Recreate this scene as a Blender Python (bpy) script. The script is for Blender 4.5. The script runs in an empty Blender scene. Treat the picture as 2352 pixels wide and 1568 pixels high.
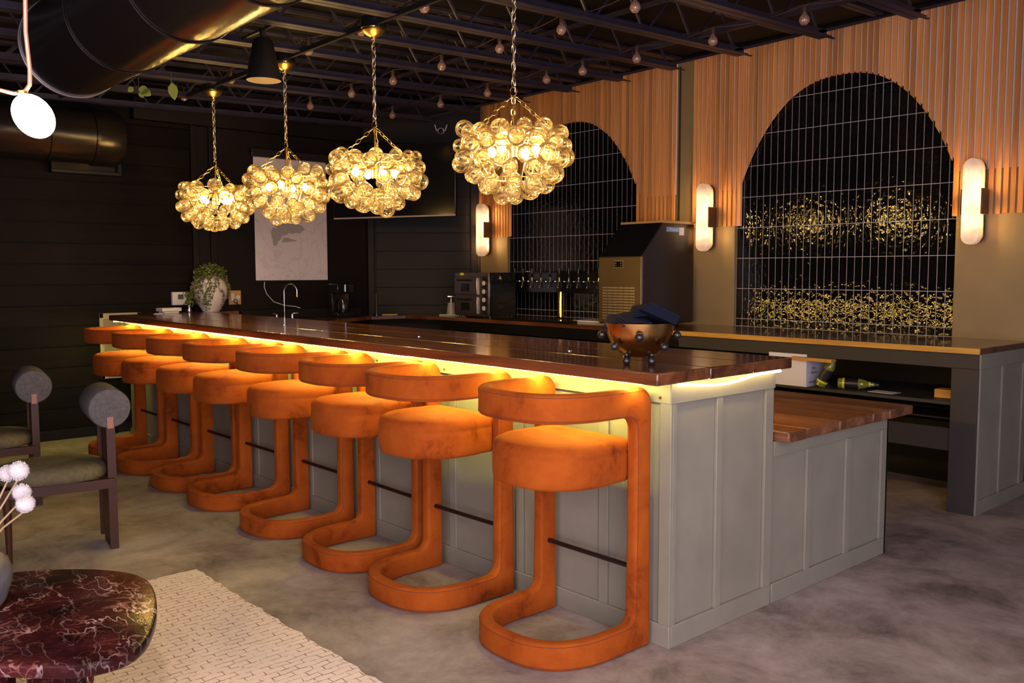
import bpy, math, random
from mathutils import Vector, Matrix, Euler
R = math.radians
random.seed(7)
S = bpy.context.scene
COL = S.collection
# ---------------------------------------------------------------- camera, world, daylight, exposure
cam = bpy.data.cameras.new('camera')
cam.sensor_width = 36.0
cam.lens = 31.3825
cam.clip_start = 0.05
co = bpy.data.objects.new('camera', cam)
COL.objects.link(co)
co.location = (0, 0, 1.47)
co.rotation_euler = (R(90 - 4.4647), 0, R(48.3045))
co.rotation_euler = (Matrix.Rotation(R(48.3045), 3, 'Z') @ Matrix.Rotation(R(90 - 4.4647), 3, 'X') @ Matrix.Rotation(R(-0.1085), 3, 'Z')).to_euler()
S.camera = co
S.view_settings.view_transform = 'Standard'
S.view_settings.look = 'None'
S.view_settings.gamma = 1.0
S.view_settings.exposure = 0.0
S.view_settings.use_curve_mapping = False
S.cycles.transparent_max_bounces = 32
S.cycles.max_bounces = 10
S.cycles.use_denoising = True
S.cycles.sample_clamp_indirect = 6.0
w = bpy.data.worlds.new('world')
S.world = w
w.use_nodes = True
w.node_tree.nodes['Background'].inputs[0].default_value = (0.80, 0.78, 1.0, 1)
w.node_tree.nodes['Background'].inputs[1].default_value = 1.0

def area(name, loc, rot, sx, sy, power, color):
    l = bpy.data.lights.new(name, 'AREA')
    l.shape = 'RECTANGLE'; l.size = sx; l.size_y = sy; l.energy = power; l.color = color
    o = bpy.data.objects.new(name, l); COL.objects.link(o)
    o.location = loc; o.rotation_euler = rot
    return o
DAY = (0.93, 0.80, 0.90)
WX, WYB = 1.2, -2.0            # inner faces of the wall with the shop windows and of the wall behind the camera
area('daylight_east', (WX + 0.10, 0.0, 1.5), (R(90), 0, R(90)), 3.2, 2.7, 250, DAY)
area('daylight_east_far', (WX + 0.10, 4.6, 1.5), (R(90), 0, R(90)), 1.6, 2.7, 14, DAY)
area('daylight_south', (-1.0, WYB - 0.10, 1.5), (R(-90), 0, R(180)), 2.8, 2.7, 85, DAY)
# ---------------------------------------------------------------- materials
WARM = (1.0, 0.66, 0.22)
M = {}
def nt(name):
    m = bpy.data.materials.new(name); m.use_nodes = True
    n = m.node_tree.nodes; l = m.node_tree.links
    return m, n, l, n['Principled BSDF']
def setp(b, **k):
    for a, v in k.items():
        b.inputs[a.replace('_', ' ')].default_value = v
def rgb(c): return (c[0], c[1], c[2], 1)
def plain(name, c, rough=0.5, metal=0.0, spec=0.5, **k):
    m, n, l, b = nt(name)
    setp(b, Base_Color=rgb(c), Roughness=rough, Metallic=metal)
    b.inputs['Specular IOR Level'].default_value = spec
    for a, v in k.items(): b.inputs[a.replace('_', ' ')].default_value = v
    M[name] = m
    return m
def mottled(name, cols, scale=(5, 5, 5), detail=6, rough=(0.5, 0.6), bump=0.0, metal=0.0, dist=0.0, noise=1.0, pos=None, rnd=0.0, spec=0.5, rough_n=0.6, bscale=None, **k):
    """object-space noise through a colour ramp; rnd shifts brightness per object"""
    m, n, l, b = nt(name)
    tc = n.new('ShaderNodeTexCoord'); mp = n.new('ShaderNodeMapping')
    mp.inputs['Scale'].default_value = scale
    l.new(tc.outputs['Object'], mp.inputs[0])
    oi = n.new('ShaderNodeObjectInfo')
    vm = n.new('ShaderNodeVectorMath'); vm.operation = 'MULTIPLY_ADD'
    cx = n.new('ShaderNodeCombineXYZ')
    for i in range(3): l.new(oi.outputs['Random'], cx.inputs[i])
    l.new(cx.outputs[0], vm.inputs[0]); vm.inputs[1].default_value = (37, 53, 29) if rnd or k.pop('shift', 0) else (0, 0, 0)
    l.new(mp.outputs[0], vm.inputs[2])
    ns = n.new('ShaderNodeTexNoise'); ns.inputs['Scale'].default_value = noise; ns.inputs['Detail'].default_value = detail
    ns.inputs['Roughness'].default_value = rough_n; ns.inputs['Distortion'].default_value = dist
    l.new(vm.outputs[0], ns.inputs['Vector'])
    rp = n.new('ShaderNodeValToRGB')
    el = rp.color_ramp.elements
    pos = pos or [0.3 + 0.4 * i / (len(cols) - 1) for i in range(len(cols))]
    while len(el) < len(cols): el.new(0.5)
    for e, c, p in zip(el, cols, pos): e.position = p; e.color = rgb(c)
    l.new(ns.outputs['Fac'], rp.inputs[0])
    out = rp.outputs[0]
    if rnd:
        hv = n.new('ShaderNodeHueSaturation')
        mr = n.new('ShaderNodeMapRange'); mr.inputs['To Min'].default_value = 1 - rnd; mr.inputs['To Max'].default_value = 1 + rnd
        l.new(oi.outputs['Random'], mr.inputs[0]); l.new(mr.outputs[0], hv.inputs['Value']); l.new(out, hv.inputs['Color']); out = hv.outputs[0]
    l.new(out, b.inputs['Base Color'])
    rr = n.new('ShaderNodeMapRange'); rr.inputs['To Min'].default_value = rough[0]; rr.inputs['To Max'].default_value = rough[1]
    l.new(ns.outputs['Fac'], rr.inputs[0]); l.new(rr.outputs[0], b.inputs['Roughness'])
    b.inputs['Metallic'].default_value = metal
    b.inputs['Specular IOR Level'].default_value = spec
    if bump:
        src = ns
        if bscale:
            src = n.new('ShaderNodeTexNoise'); src.inputs['Scale'].default_value = bscale; src.inputs['Detail'].default_value = 4
            l.new(tc.outputs['Object'], src.inputs['Vector'])
        bp = n.new('ShaderNodeBump'); bp.inputs['Strength'].default_value = bump; bp.inputs['Distance'].default_value = 0.01
        l.new(src.outputs['Fac'], bp.inputs['Height']); l.new(bp.outputs[0], b.inputs['Normal'])
    for a, v in k.items(): b.inputs[a.replace('_', ' ')].default_value = v
    M[name] = m
    return m
def glow(name, c, s):
    m, n, l, b = nt(name)
    setp(b, Base_Color=rgb(c), Emission_Color=rgb(c), Emission_Strength=s)
    M[name] = m
    return m

mottled('concrete', [(0.105, 0.080, 0.072), (0.275, 0.213, 0.196), (0.41, 0.338, 0.318)], (2.2, 2.2, 2.2), 13, (0.5, 0.62), 0.06, dist=0.3, rough_n=0.74, pos=[0.33, 0.49, 0.66], spec=0.3)
mottled('velvet', [(0.11, 0.018, 0.004), (0.275, 0.054, 0.008), (0.35, 0.078, 0.010)], (5, 5, 5), 6, (0.7, 0.85), 0.1, dist=0.25, rough_n=0.68, pos=[0.28, 0.43, 0.64], bscale=300, spec=0.05,
        Sheen_Weight=0.12, Sheen_Roughness=0.45, Sheen_Tint=(1, 0.35, 0.08, 1), shift=1)
plain('seam', (0.12, 0.024, 0.008), 0.8)
mottled('sage_paint', [(0.20, 0.185, 0.145), (0.245, 0.225, 0.175)], (4, 4, 4), 4, (0.45, 0.55), 0.02, spec=0.4)
mottled('taupe_paint', [(0.24, 0.175, 0.09), (0.29, 0.215, 0.115)], (3, 3, 3), 4, (0.55, 0.65), 0.05, bscale=160)
mottled('bar_wood', [(0.045, 0.014, 0.006), (0.12, 0.042, 0.016), (0.20, 0.075, 0.03)], (0.9, 9, 9), 8, (0.14, 0.26), 0.10, dist=0.8, rnd=0.22, Coat_Weight=0.6, Coat_Roughness=0.1)
mottled('low_wood', [(0.05, 0.018, 0.008), (0.14, 0.052, 0.022), (0.26, 0.115, 0.055)], (0.9, 9, 9), 8, (0.3, 0.5), 0.10, dist=0.8, rnd=0.2)
mottled('edge_wood', [(0.36, 0.17, 0.03), (0.58, 0.31, 0.06)], (2, 25, 25), 6, (0.35, 0.5), 0.05)
mottled('slat_wood', [(0.46, 0.18, 0.05), (0.64, 0.285, 0.09), (0.74, 0.37, 0.135)], (14, 14, 0.7), 6, (0.5, 0.65), 0.05, dist=0.5, rnd=0.24, spec=0.3)
plain('slat_backing', (0.74, 0.72, 0.84), 0.7)  # white board; the daylight's lavender tint is put into its colour
plain('dark_backing', (0.006, 0.0045, 0.004), 0.7)
mottled('black_plank', [(0.0032, 0.0021, 0.0019), (0.0085, 0.0055, 0.0046)], (14, 0.7, 14), 8, (0.5, 0.65), 0.35, dist=1.0, rnd=0.3, spec=0.10)
mottled('black_wall', [(0.006, 0.0042, 0.004), (0.009, 0.0065, 0.006)], (3, 3, 3), 4, (0.45, 0.6), 0.03, spec=0.2)
mottled('steel_paint', [(0.020, 0.0155, 0.031), (0.032, 0.025, 0.047)], (8, 8, 8), 4, (0.35, 0.55))
plain('deck', (0.0055, 0.0042, 0.0055), 0.7, spec=0.2)
plain('black_metal', (0.012, 0.011, 0.012), 0.35)
plain('duct_metal', (0.015, 0.011, 0.010), 0.25, 0.25)
plain('black_gloss', (0.008, 0.008, 0.009), 0.12)
plain('black_rubber', (0.012, 0.012, 0.013), 0.3, Coat_Weight=0.3)
plain('charcoal_paint', (0.030, 0.027, 0.031), 0.5, spec=0.3)
plain('brass', (0.72, 0.46, 0.13), 0.3, 1.0)
plain('aged_brass', (0.42, 0.24, 0.07), 0.28, 1.0)
plain('brass_wire', (0.80, 0.58, 0.25), 0.3, 1.0)
plain('chrome', (0.60, 0.60, 0.64), 0.15, 1.0)
plain('steel', (0.36, 0.32, 0.32), 0.34, 1.0)
plain('dark_steel', (0.12, 0.085, 0.055), 0.4, 0.75)
plain('bronze_bar', (0.055, 0.035, 0.03), 0.35, 0.8)
plain('white_plastic', (0.66, 0.64, 0.68), 0.4)
plain('white_cord', (0.6, 0.56, 0.55), 0.5)
plain('screen_cloth', (0.68, 0.62, 0.68), 0.8)
plain('paper', (0.75, 0.72, 0.78), 0.6)
plain('card_white', (0.62, 0.62, 0.74), 0.6)
plain('napkin_blue', (0.010, 0.012, 0.028), 0.9, spec=0.1)
plain('clear_plastic', (0.55, 0.48, 0.44), 0.25, Alpha=0.55)
plain('bottle_glass', (0.16, 0.17, 0.02), 0.08, Coat_Weight=0.5)
plain('bottle_yellow', (0.62, 0.58, 0.03), 0.35)
plain('label_black', (0.012, 0.010, 0.012), 0.35)
plain('label_print', (0.42, 0.40, 0.40), 0.5)
plain('yellow_sticker', (0.75, 0.68, 0.03), 0.5)
plain('blue_sticker', (0.16, 0.35, 0.65), 0.5)
plain('brown_print', (0.20, 0.13, 0.06), 0.6)
plain('walnut', (0.045, 0.014, 0.007), 0.45, spec=0.3)
plain('inlay_wood', (0.30, 0.12, 0.065), 0.45)
mottled('grey_fabric', [(0.085, 0.078, 0.078), (0.13, 0.12, 0.12)], (60, 60, 60), 3, (0.85, 0.95), 0.2, spec=0.1)
mottled('olive_seat', [(0.085, 0.070, 0.040), (0.13, 0.105, 0.062)], (40, 40, 40), 3, (0.7, 0.85), 0.1, spec=0.2)
plain('copper_tube', (0.80, 0.36, 0.24), 0.35, 0.6)
plain('pom_white', (0.62, 0.58, 0.60), 0.9)
plain('stem_straw', (0.50, 0.36, 0.20), 0.7)
mottled('vase_glaze', [(0.045, 0.042, 0.048), (0.16, 0.145, 0.15)], (7, 7, 7), 5, (0.3, 0.5), 0.05, dist=1.0)
mottled('pot_clay', [(0.50, 0.44, 0.45), (0.68, 0.62, 0.63)], (8, 8, 8), 5, (0.7, 0.85), 0.1)
plain('leaf', (0.10, 0.13, 0.022), 0.55)
plain('leaf_dry', (0.20, 0.17, 0.07), 0.6)
plain('leaf_fresh', (0.26, 0.32, 0.06), 0.5)
plain('vent_paint', (0.42, 0.36, 0.25), 0.5)
plain('plate_wood', (0.50, 0.29, 0.10), 0.5)
plain('lcd_green', (0.06, 0.085, 0.06), 0.3)
plain('window_trim', (0.10, 0.09, 0.085), 0.5)
plain('board_wood', (0.33, 0.20, 0.11), 0.5)
glow('led_light', (1.0, 0.90, 0.20), 350.0)
glow('led_back_light', (1.0, 0.60, 0.12), 190.0)
glow('led_rope_light', (1.0, 0.76, 0.28), 24.0)
glow('bulb_light', (1.0, 0.64, 0.19), 640.0)
glow('added_can_light', (1.0, 0.84, 0.74), 330.0)
glow('lamp_oval', (1.0, 0.68, 0.44), 70.0)

def make_tile():
    m, n, l, b = nt('black_tile')
    setp(b, Base_Color=(0.004, 0.004, 0.0045, 1), Roughness=0.05)
    tc = n.new('ShaderNodeTexCoord'); oi = n.new('ShaderNodeObjectInfo')
    g = n.new('ShaderNodeNewGeometry')
    ns = n.new('ShaderNodeTexNoise'); ns.inputs['Scale'].default_value = 26; ns.inputs['Detail'].default_value = 2.5
    mp = n.new('ShaderNodeMapping'); mp.inputs['Scale'].default_value = (1.0, 1, 0.7)
    l.new(g.outputs['Position'], mp.inputs[0]); l.new(mp.outputs[0], ns.inputs['Vector'])
    bp = n.new('ShaderNodeBump'); bp.inputs['Strength'].default_value = 1.0; bp.inputs['Distance'].default_value = 0.0030
    l.new(ns.outputs['Fac'], bp.inputs['Height']); l.new(bp.outputs[0], b.inputs['Normal'])
    M['black_tile'] = m
make_tile()
plain('grout', (0.50, 0.46, 0.52), 0.85)

def make_marble():
    m, n, l, b = nt('red_marble')
    tc = n.new('ShaderNodeTexCoord')
    def veins(scale, det, dist, w, off, st=(1, 1, 1), rz=0.0):
        mp = n.new('ShaderNodeMapping'); mp.inputs['Location'].default_value = off; mp.inputs['Scale'].default_value = st
        mp.inputs['Rotation'].default_value = (0, 0, rz)
        l.new(tc.outputs['Object'], mp.inputs[0])
        ns = n.new('ShaderNodeTexNoise'); ns.inputs['Scale'].default_value = scale; ns.inputs['Detail'].default_value = det; ns.inputs['Distortion'].default_value = dist
        l.new(mp.outputs[0], ns.inputs['Vector'])
        s = n.new('ShaderNodeMath'); s.operation = 'SUBTRACT'; s.inputs[1].default_value = 0.5; l.new(ns.outputs['Fac'], s.inputs[0])
        a = n.new('ShaderNodeMath'); a.operation = 'ABSOLUTE'; l.new(s.outputs[0], a.inputs[0])
        r = n.new('ShaderNodeMapRange'); r.inputs['From Min'].default_value = 0; r.inputs['From Max'].default_value = w
        r.inputs['To Min'].default_value = 1; r.inputs['To Max'].default_value = 0; l.new(a.outputs[0], r.inputs[0])
        return r.outputs[0]
    base = n.new('ShaderNodeTexNoise'); base.inputs['Scale'].default_value = 5; base.inputs['Detail'].default_value = 8
    l.new(tc.outputs['Object'], base.inputs['Vector'])
    rp = n.new('ShaderNodeValToRGB'); e = rp.color_ramp.elements
    e[0].position = 0.35; e[0].color = (0.010, 0.003, 0.003, 1); e[1].position = 0.72; e[1].color = (0.075, 0.014, 0.016, 1)
    l.new(base.outputs['Fac'], rp.inputs[0])
    col = rp.outputs[0]
    mask = n.new('ShaderNodeTexNoise'); mask.inputs['Scale'].default_value = 4.5; mask.inputs['Detail'].default_value = 2
    l.new(tc.outputs['Object'], mask.inputs['Vector'])
    for v, c, f in ((veins(5, 4, 0.8, 0.012, (0, 0, 0)), (0.42, 0.17, 0.13), 0.8), (veins(6.5, 3, 0.3, 0.018, (4, 1, 0), (1, 2.4, 1), 0.5), (0.60, 0.42, 0.42), 1.0),
                    (veins(11, 5, 1.2, 0.02, (9, 3, 1)), (0.30, 0.10, 0.085), 0.6)):
        mr = n.new('ShaderNodeMapRange'); mr.inputs['From Min'].default_value = 0.42; mr.inputs['From Max'].default_value = 0.62; mr.inputs['To Max'].default_value = f
        mr.inputs['To Min'].default_value = 0.12 * f
        l.new(mask.outputs['Fac'], mr.inputs[0])
        mu = n.new('ShaderNodeMath'); mu.operation = 'MULTIPLY'; l.new(v, mu.inputs[0]); l.new(mr.outputs[0], mu.inputs[1])
        mx = n.new('ShaderNodeMixRGB'); l.new(mu.outputs[0], mx.inputs[0]); l.new(col, mx.inputs[1]); mx.inputs[2].default_value = rgb(c)
        col = mx.outputs[0]
    l.new(col, b.inputs['Base Color'])
    setp(b, Roughness=0.22)
    b.inputs['Specular IOR Level'].default_value = 0.1
    M['red_marble'] = m
make_marble()

def make_rug():
    m, n, l, b = nt('rug_wool')
    tc = n.new('ShaderNodeTexCoord')
    wob = n.new('ShaderNodeTexNoise'); wob.inputs['Scale'].default_value = 15; wob.inputs['Detail'].default_value = 3
    l.new(tc.outputs['Object'], wob.inputs['Vector'])
    vm = n.new('ShaderNodeVectorMath'); vm.operation = 'MULTIPLY_ADD'; vm.inputs[1].default_value = (0.030, 0.030, 0)
    l.new(wob.outputs['Color'], vm.inputs[0]); l.new(tc.outputs['Object'], vm.inputs[2])
    br = n.new('ShaderNodeTexBrick'); br.inputs['Scale'].default_value = 1
    br.inputs['Color1'].default_value = (0.78, 0.63, 0.54, 1); br.inputs['Color2'].default_value = (0.84, 0.69, 0.60, 1); br.inputs['Mortar'].default_value = (0.30, 0.17, 0.12, 1)
    br.inputs['Mortar Size'].default_value = 0.0026; br.inputs['Brick Width'].default_value = 0.075; br.inputs['Row Height'].default_value = 0.034
    br.inputs['Mortar Smooth'].default_value = 0.5
    mp = n.new('ShaderNodeMapping'); mp.inputs['Rotation'].default_value = (0, 0, R(90))
    l.new(vm.outputs[0], mp.inputs[0]); l.new(mp.outputs[0], br.inputs['Vector'])
    fd = n.new('ShaderNodeTexNoise'); fd.inputs['Scale'].default_value = 30; fd.inputs['Detail'].default_value = 3
    l.new(tc.outputs['Object'], fd.inputs['Vector'])
    mx = n.new('ShaderNodeMixRGB'); mx.inputs[2].default_value = (0.81, 0.66, 0.57, 1)
    mr = n.new('ShaderNodeMapRange'); mr.inputs['From Min'].default_value = 0.47; mr.inputs['From Max'].default_value = 0.60; mr.inputs['To Max'].default_value = 0.85; l.new(fd.outputs['Fac'], mr.inputs[0])
    l.new(mr.outputs[0], mx.inputs[0]); l.new(br.outputs['Color'], mx.inputs[1])
    l.new(mx.outputs[0], b.inputs['Base Color'])
    setp(b, Roughness=0.95)
    b.inputs['Specular IOR Level'].default_value = 0.1
    fz = n.new('ShaderNodeTexNoise'); fz.inputs['Scale'].default_value = 240; l.new(tc.outputs['Object'], fz.inputs['Vector'])
    bp = n.new('ShaderNodeBump'); bp.inputs['Strength'].default_value = 0.6; bp.inputs['Distance'].default_value = 0.006
    l.new(fz.outputs['Fac'], bp.inputs['Height']); l.new(bp.outputs[0], b.inputs['Normal'])
    M['rug_wool'] = m
make_rug()

def make_alabaster():
    m, n, l, b = nt('alabaster')
    tc = n.new('ShaderNodeTexCoord'); sp = n.new('ShaderNodeSeparateXYZ'); l.new(tc.outputs['Object'], sp.inputs[0])
    ab = n.new('ShaderNodeMath'); ab.operation = 'ABSOLUTE'; l.new(sp.outputs['Z'], ab.inputs[0])
    # stone's glow put in as emission, strongest at mid-height, fading to both ends
    mr = n.new('ShaderNodeMapRange'); mr.inputs['From Min'].default_value = 0.10; mr.inputs['From Max'].default_value = 0.27
    mr.inputs['To Min'].default_value = 1.0; mr.inputs['To Max'].default_value = 0.16; mr.interpolation_type = 'SMOOTHSTEP'
    l.new(ab.outputs[0], mr.inputs[0])
    ns = n.new('ShaderNodeTexNoise'); ns.inputs['Scale'].default_value = 9; ns.inputs['Detail'].default_value = 5; ns.inputs['Distortion'].default_value = 1
    l.new(tc.outputs['Object'], ns.inputs['Vector'])
    rp = n.new('ShaderNodeValToRGB'); e = rp.color_ramp.elements
    e[0].position = 0.36; e[0].color = (0.85, 0.40, 0.17, 1); e[1].position = 0.55; e[1].color = (1, 0.60, 0.30, 1)
    l.new(ns.outputs['Fac'], rp.inputs[0])
    mu = n.new('ShaderNodeMath'); mu.operation = 'MULTIPLY'; mu.inputs[1].default_value = 2.3; l.new(mr.outputs[0], mu.inputs[0])
    setp(b, Base_Color=(0.72, 0.60, 0.52, 1), Roughness=0.35)
    l.new(rp.outputs[0], b.inputs['Emission Color']); l.new(mu.outputs[0], b.inputs['Emission Strength'])
    M['alabaster'] = m
make_alabaster()

def make_bubble():
    m = bpy.data.materials.new('bubble_glass'); m.use_nodes = True
    n = m.node_tree.nodes; l = m.node_tree.links
    n.remove(n['Principled BSDF']); out = n['Material Output']
    tc = n.new('ShaderNodeTexCoord'); sp = n.new('ShaderNodeSeparateXYZ'); l.new(tc.outputs['Object'], sp.inputs[0])
    at = n.new('ShaderNodeMath'); at.operation = 'ARCTAN2'; l.new(sp.outputs['Y'], at.inputs[0]); l.new(sp.outputs['X'], at.inputs[1])
    k = n.new('ShaderNodeMath'); k.operation = 'MULTIPLY'; k.inputs[1].default_value = 11; l.new(at.outputs[0], k.inputs[0])
    kz = n.new('ShaderNodeMath'); kz.operation = 'MULTIPLY_ADD'; kz.inputs[1].default_value = 95; l.new(sp.outputs['Z'], kz.inputs[0]); l.new(k.outputs[0], kz.inputs[2])
    sn = n.new('ShaderNodeMath'); sn.operation = 'SINE'; l.new(kz.outputs[0], sn.inputs[0])
    mr = n.new('ShaderNodeMapRange'); mr.inputs['From Min'].default_value = -1; mr.inputs['From Max'].default_value = 1; l.new(sn.outputs[0], mr.inputs[0])
    bp = n.new('ShaderNodeBump'); bp.inputs['Strength'].default_value = 0.7; bp.inputs['Distance'].default_value = 0.003; l.new(mr.outputs[0], bp.inputs['Height'])
    tr = n.new('ShaderNodeBsdfTransparent'); tr.inputs[0].default_value = (1, 0.97, 0.90, 1)
    tl = n.new('ShaderNodeBsdfTranslucent'); tl.inputs[0].default_value = (1, 0.88, 0.62, 1); l.new(bp.outputs[0], tl.inputs['Normal'])
    df = n.new('ShaderNodeBsdfDiffuse'); df.inputs[0].default_value = (1, 0.90, 0.66, 1); l.new(bp.outputs[0], df.inputs['Normal'])
    gl = n.new('ShaderNodeBsdfGlossy'); gl.inputs[0].default_value = (.85, .74, .55, 1); gl.inputs['Roughness'].default_value = 0.06
    sc = n.new('ShaderNodeMixShader'); sc.inputs[0].default_value = 0.35; l.new(tl.outputs[0], sc.inputs[1]); l.new(df.outputs[0], sc.inputs[2])
    lw = n.new('ShaderNodeLayerWeight'); lw.inputs[0].default_value = 0.35
    pw = n.new('ShaderNodeMath'); pw.operation = 'POWER'; pw.inputs[1].default_value = 2.2; l.new(lw.outputs['Facing'], pw.inputs[0])
    a = n.new('ShaderNodeMath'); a.operation = 'POWER'; a.inputs[1].default_value = 2.0; l.new(mr.outputs[0], a.inputs[0])
    f = n.new('ShaderNodeMath'); f.operation = 'MULTIPLY_ADD'; f.inputs[1].default_value = 0.12; f.inputs[2].default_value = 0.004; l.new(a.outputs[0], f.inputs[0])
    f2 = n.new('ShaderNodeMath'); f2.operation = 'MULTIPLY_ADD'; f2.inputs[1].default_value = 0.26; f2.use_clamp = True; l.new(pw.outputs[0], f2.inputs[0]); l.new(f.outputs[0], f2.inputs[2])
    m1 = n.new('ShaderNodeMixShader'); l.new(f2.outputs[0], m1.inputs[0]); l.new(tr.outputs[0], m1.inputs[1]); l.new(sc.outputs[0], m1.inputs[2])
    fr = n.new('ShaderNodeFresnel'); fr.inputs[0].default_value = 1.4
    hf = n.new('ShaderNodeMath'); hf.operation = 'MULTIPLY'; hf.inputs[1].default_value = 0.9; l.new(fr.outputs[0], hf.inputs[0])
    m2 = n.new('ShaderNodeMixShader'); l.new(hf.outputs[0], m2.inputs[0]); l.new(m1.outputs[0], m2.inputs[1]); l.new(gl.outputs[0], m2.inputs[2])
    l.new(m2.outputs[0], out.inputs[0])
    M['bubble_glass'] = m
    # clear thin glass for unlit globe bulbs and window panes
    for nm, tint, k in (('bulb_glass', (0.93, 0.80, 0.70, 1), 2.2), ('window_pane', (1, 1, 1, 1), 1.1)):
        m = bpy.data.materials.new(nm); m.use_nodes = True
        n = m.node_tree.nodes; l = m.node_tree.links
        n.remove(n['Principled BSDF']); out = n['Material Output']
        tr = n.new('ShaderNodeBsdfTransparent'); tr.inputs[0].default_value = tint
        gl = n.new('ShaderNodeBsdfGlossy'); gl.inputs['Roughness'].default_value = 0.05
        fr = n.new('ShaderNodeFresnel'); fr.inputs[0].default_value = k
        mx = n.new('ShaderNodeMixShader'); l.new(fr.outputs[0], mx.inputs[0]); l.new(tr.outputs[0], mx.inputs[1]); l.new(gl.outputs[0], mx.inputs[2])
        if nm == 'bulb_glass':
            dd = n.new('ShaderNodeBsdfDiffuse'); dd.inputs[0].default_value = (.75, .48, .38, 1)
            m3 = n.new('ShaderNodeMixShader'); m3.inputs[0].default_value = .28; l.new(mx.outputs[0], m3.inputs[1]); l.new(dd.outputs[0], m3.inputs[2]); mx = m3
        l.new(mx.outputs[0], out.inputs[0])
        M[nm] = m
make_bubble()

def make_screen():
    m, n, l, b = nt('screen_drawing')
    tc = n.new('ShaderNodeTexCoord')
    ns = n.new('ShaderNodeTexNoise'); ns.inputs['Scale'].default_value = 3.2; ns.inputs['Detail'].default_value = 3; ns.inputs['Distortion'].default_value = 1.6
    l.new(tc.outputs['Object'], ns.inputs['Vector'])
    s = n.new('ShaderNodeMath'); s.operation = 'SUBTRACT'; s.inputs[1].default_value = 0.5; l.new(ns.outputs['Fac'], s.inputs[0])
    a = n.new('ShaderNodeMath'); a.operation = 'ABSOLUTE'; l.new(s.outputs[0], a.inputs[0])
    rp = n.new('ShaderNodeValToRGB'); e = rp.color_ramp.elements
    e[0].position = 0.0; e[0].color = (0.54, 0.49, 0.54, 1); e[1].position = 0.03; e[1].color = (0.64, 0.58, 0.64, 1)
    l.new(a.outputs[0], rp.inputs[0]); l.new(rp.outputs[0], b.inputs['Base Color'])
    setp(b, Roughness=0.85)
    M['screen_drawing'] = m
make_screen()

glow('sconce_tube', (1.0, 0.58, 0.17), 300)
plain('copper_cord', (0.09, 0.045, 0.03), 0.5)
plain('bulb_socket', (0.06, 0.035, 0.025), 0.5)
plain('vent_tan', (0.36, 0.25, 0.10), 0.45)
plain('cone_face', (0.16, 0.085, 0.06), 0.6)
plain('tv_bezel', (0.42, 0.33, 0.33), 0.4)
plain('pencil_grey', (0.36, 0.33, 0.34), 0.95, spec=0.05)
plain('tap_gold', (0.80, 0.52, 0.16), 0.16, 1.0)
plain('ice_side', (0.032, 0.022, 0.018), 0.3, 0.3)
plain('grille_metal', (0.55, 0.48, 0.45), 0.3, 0.9)
plain('bowl_gold', (0.45, 0.27, 0.10), 0.26, 1.0)

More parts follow.
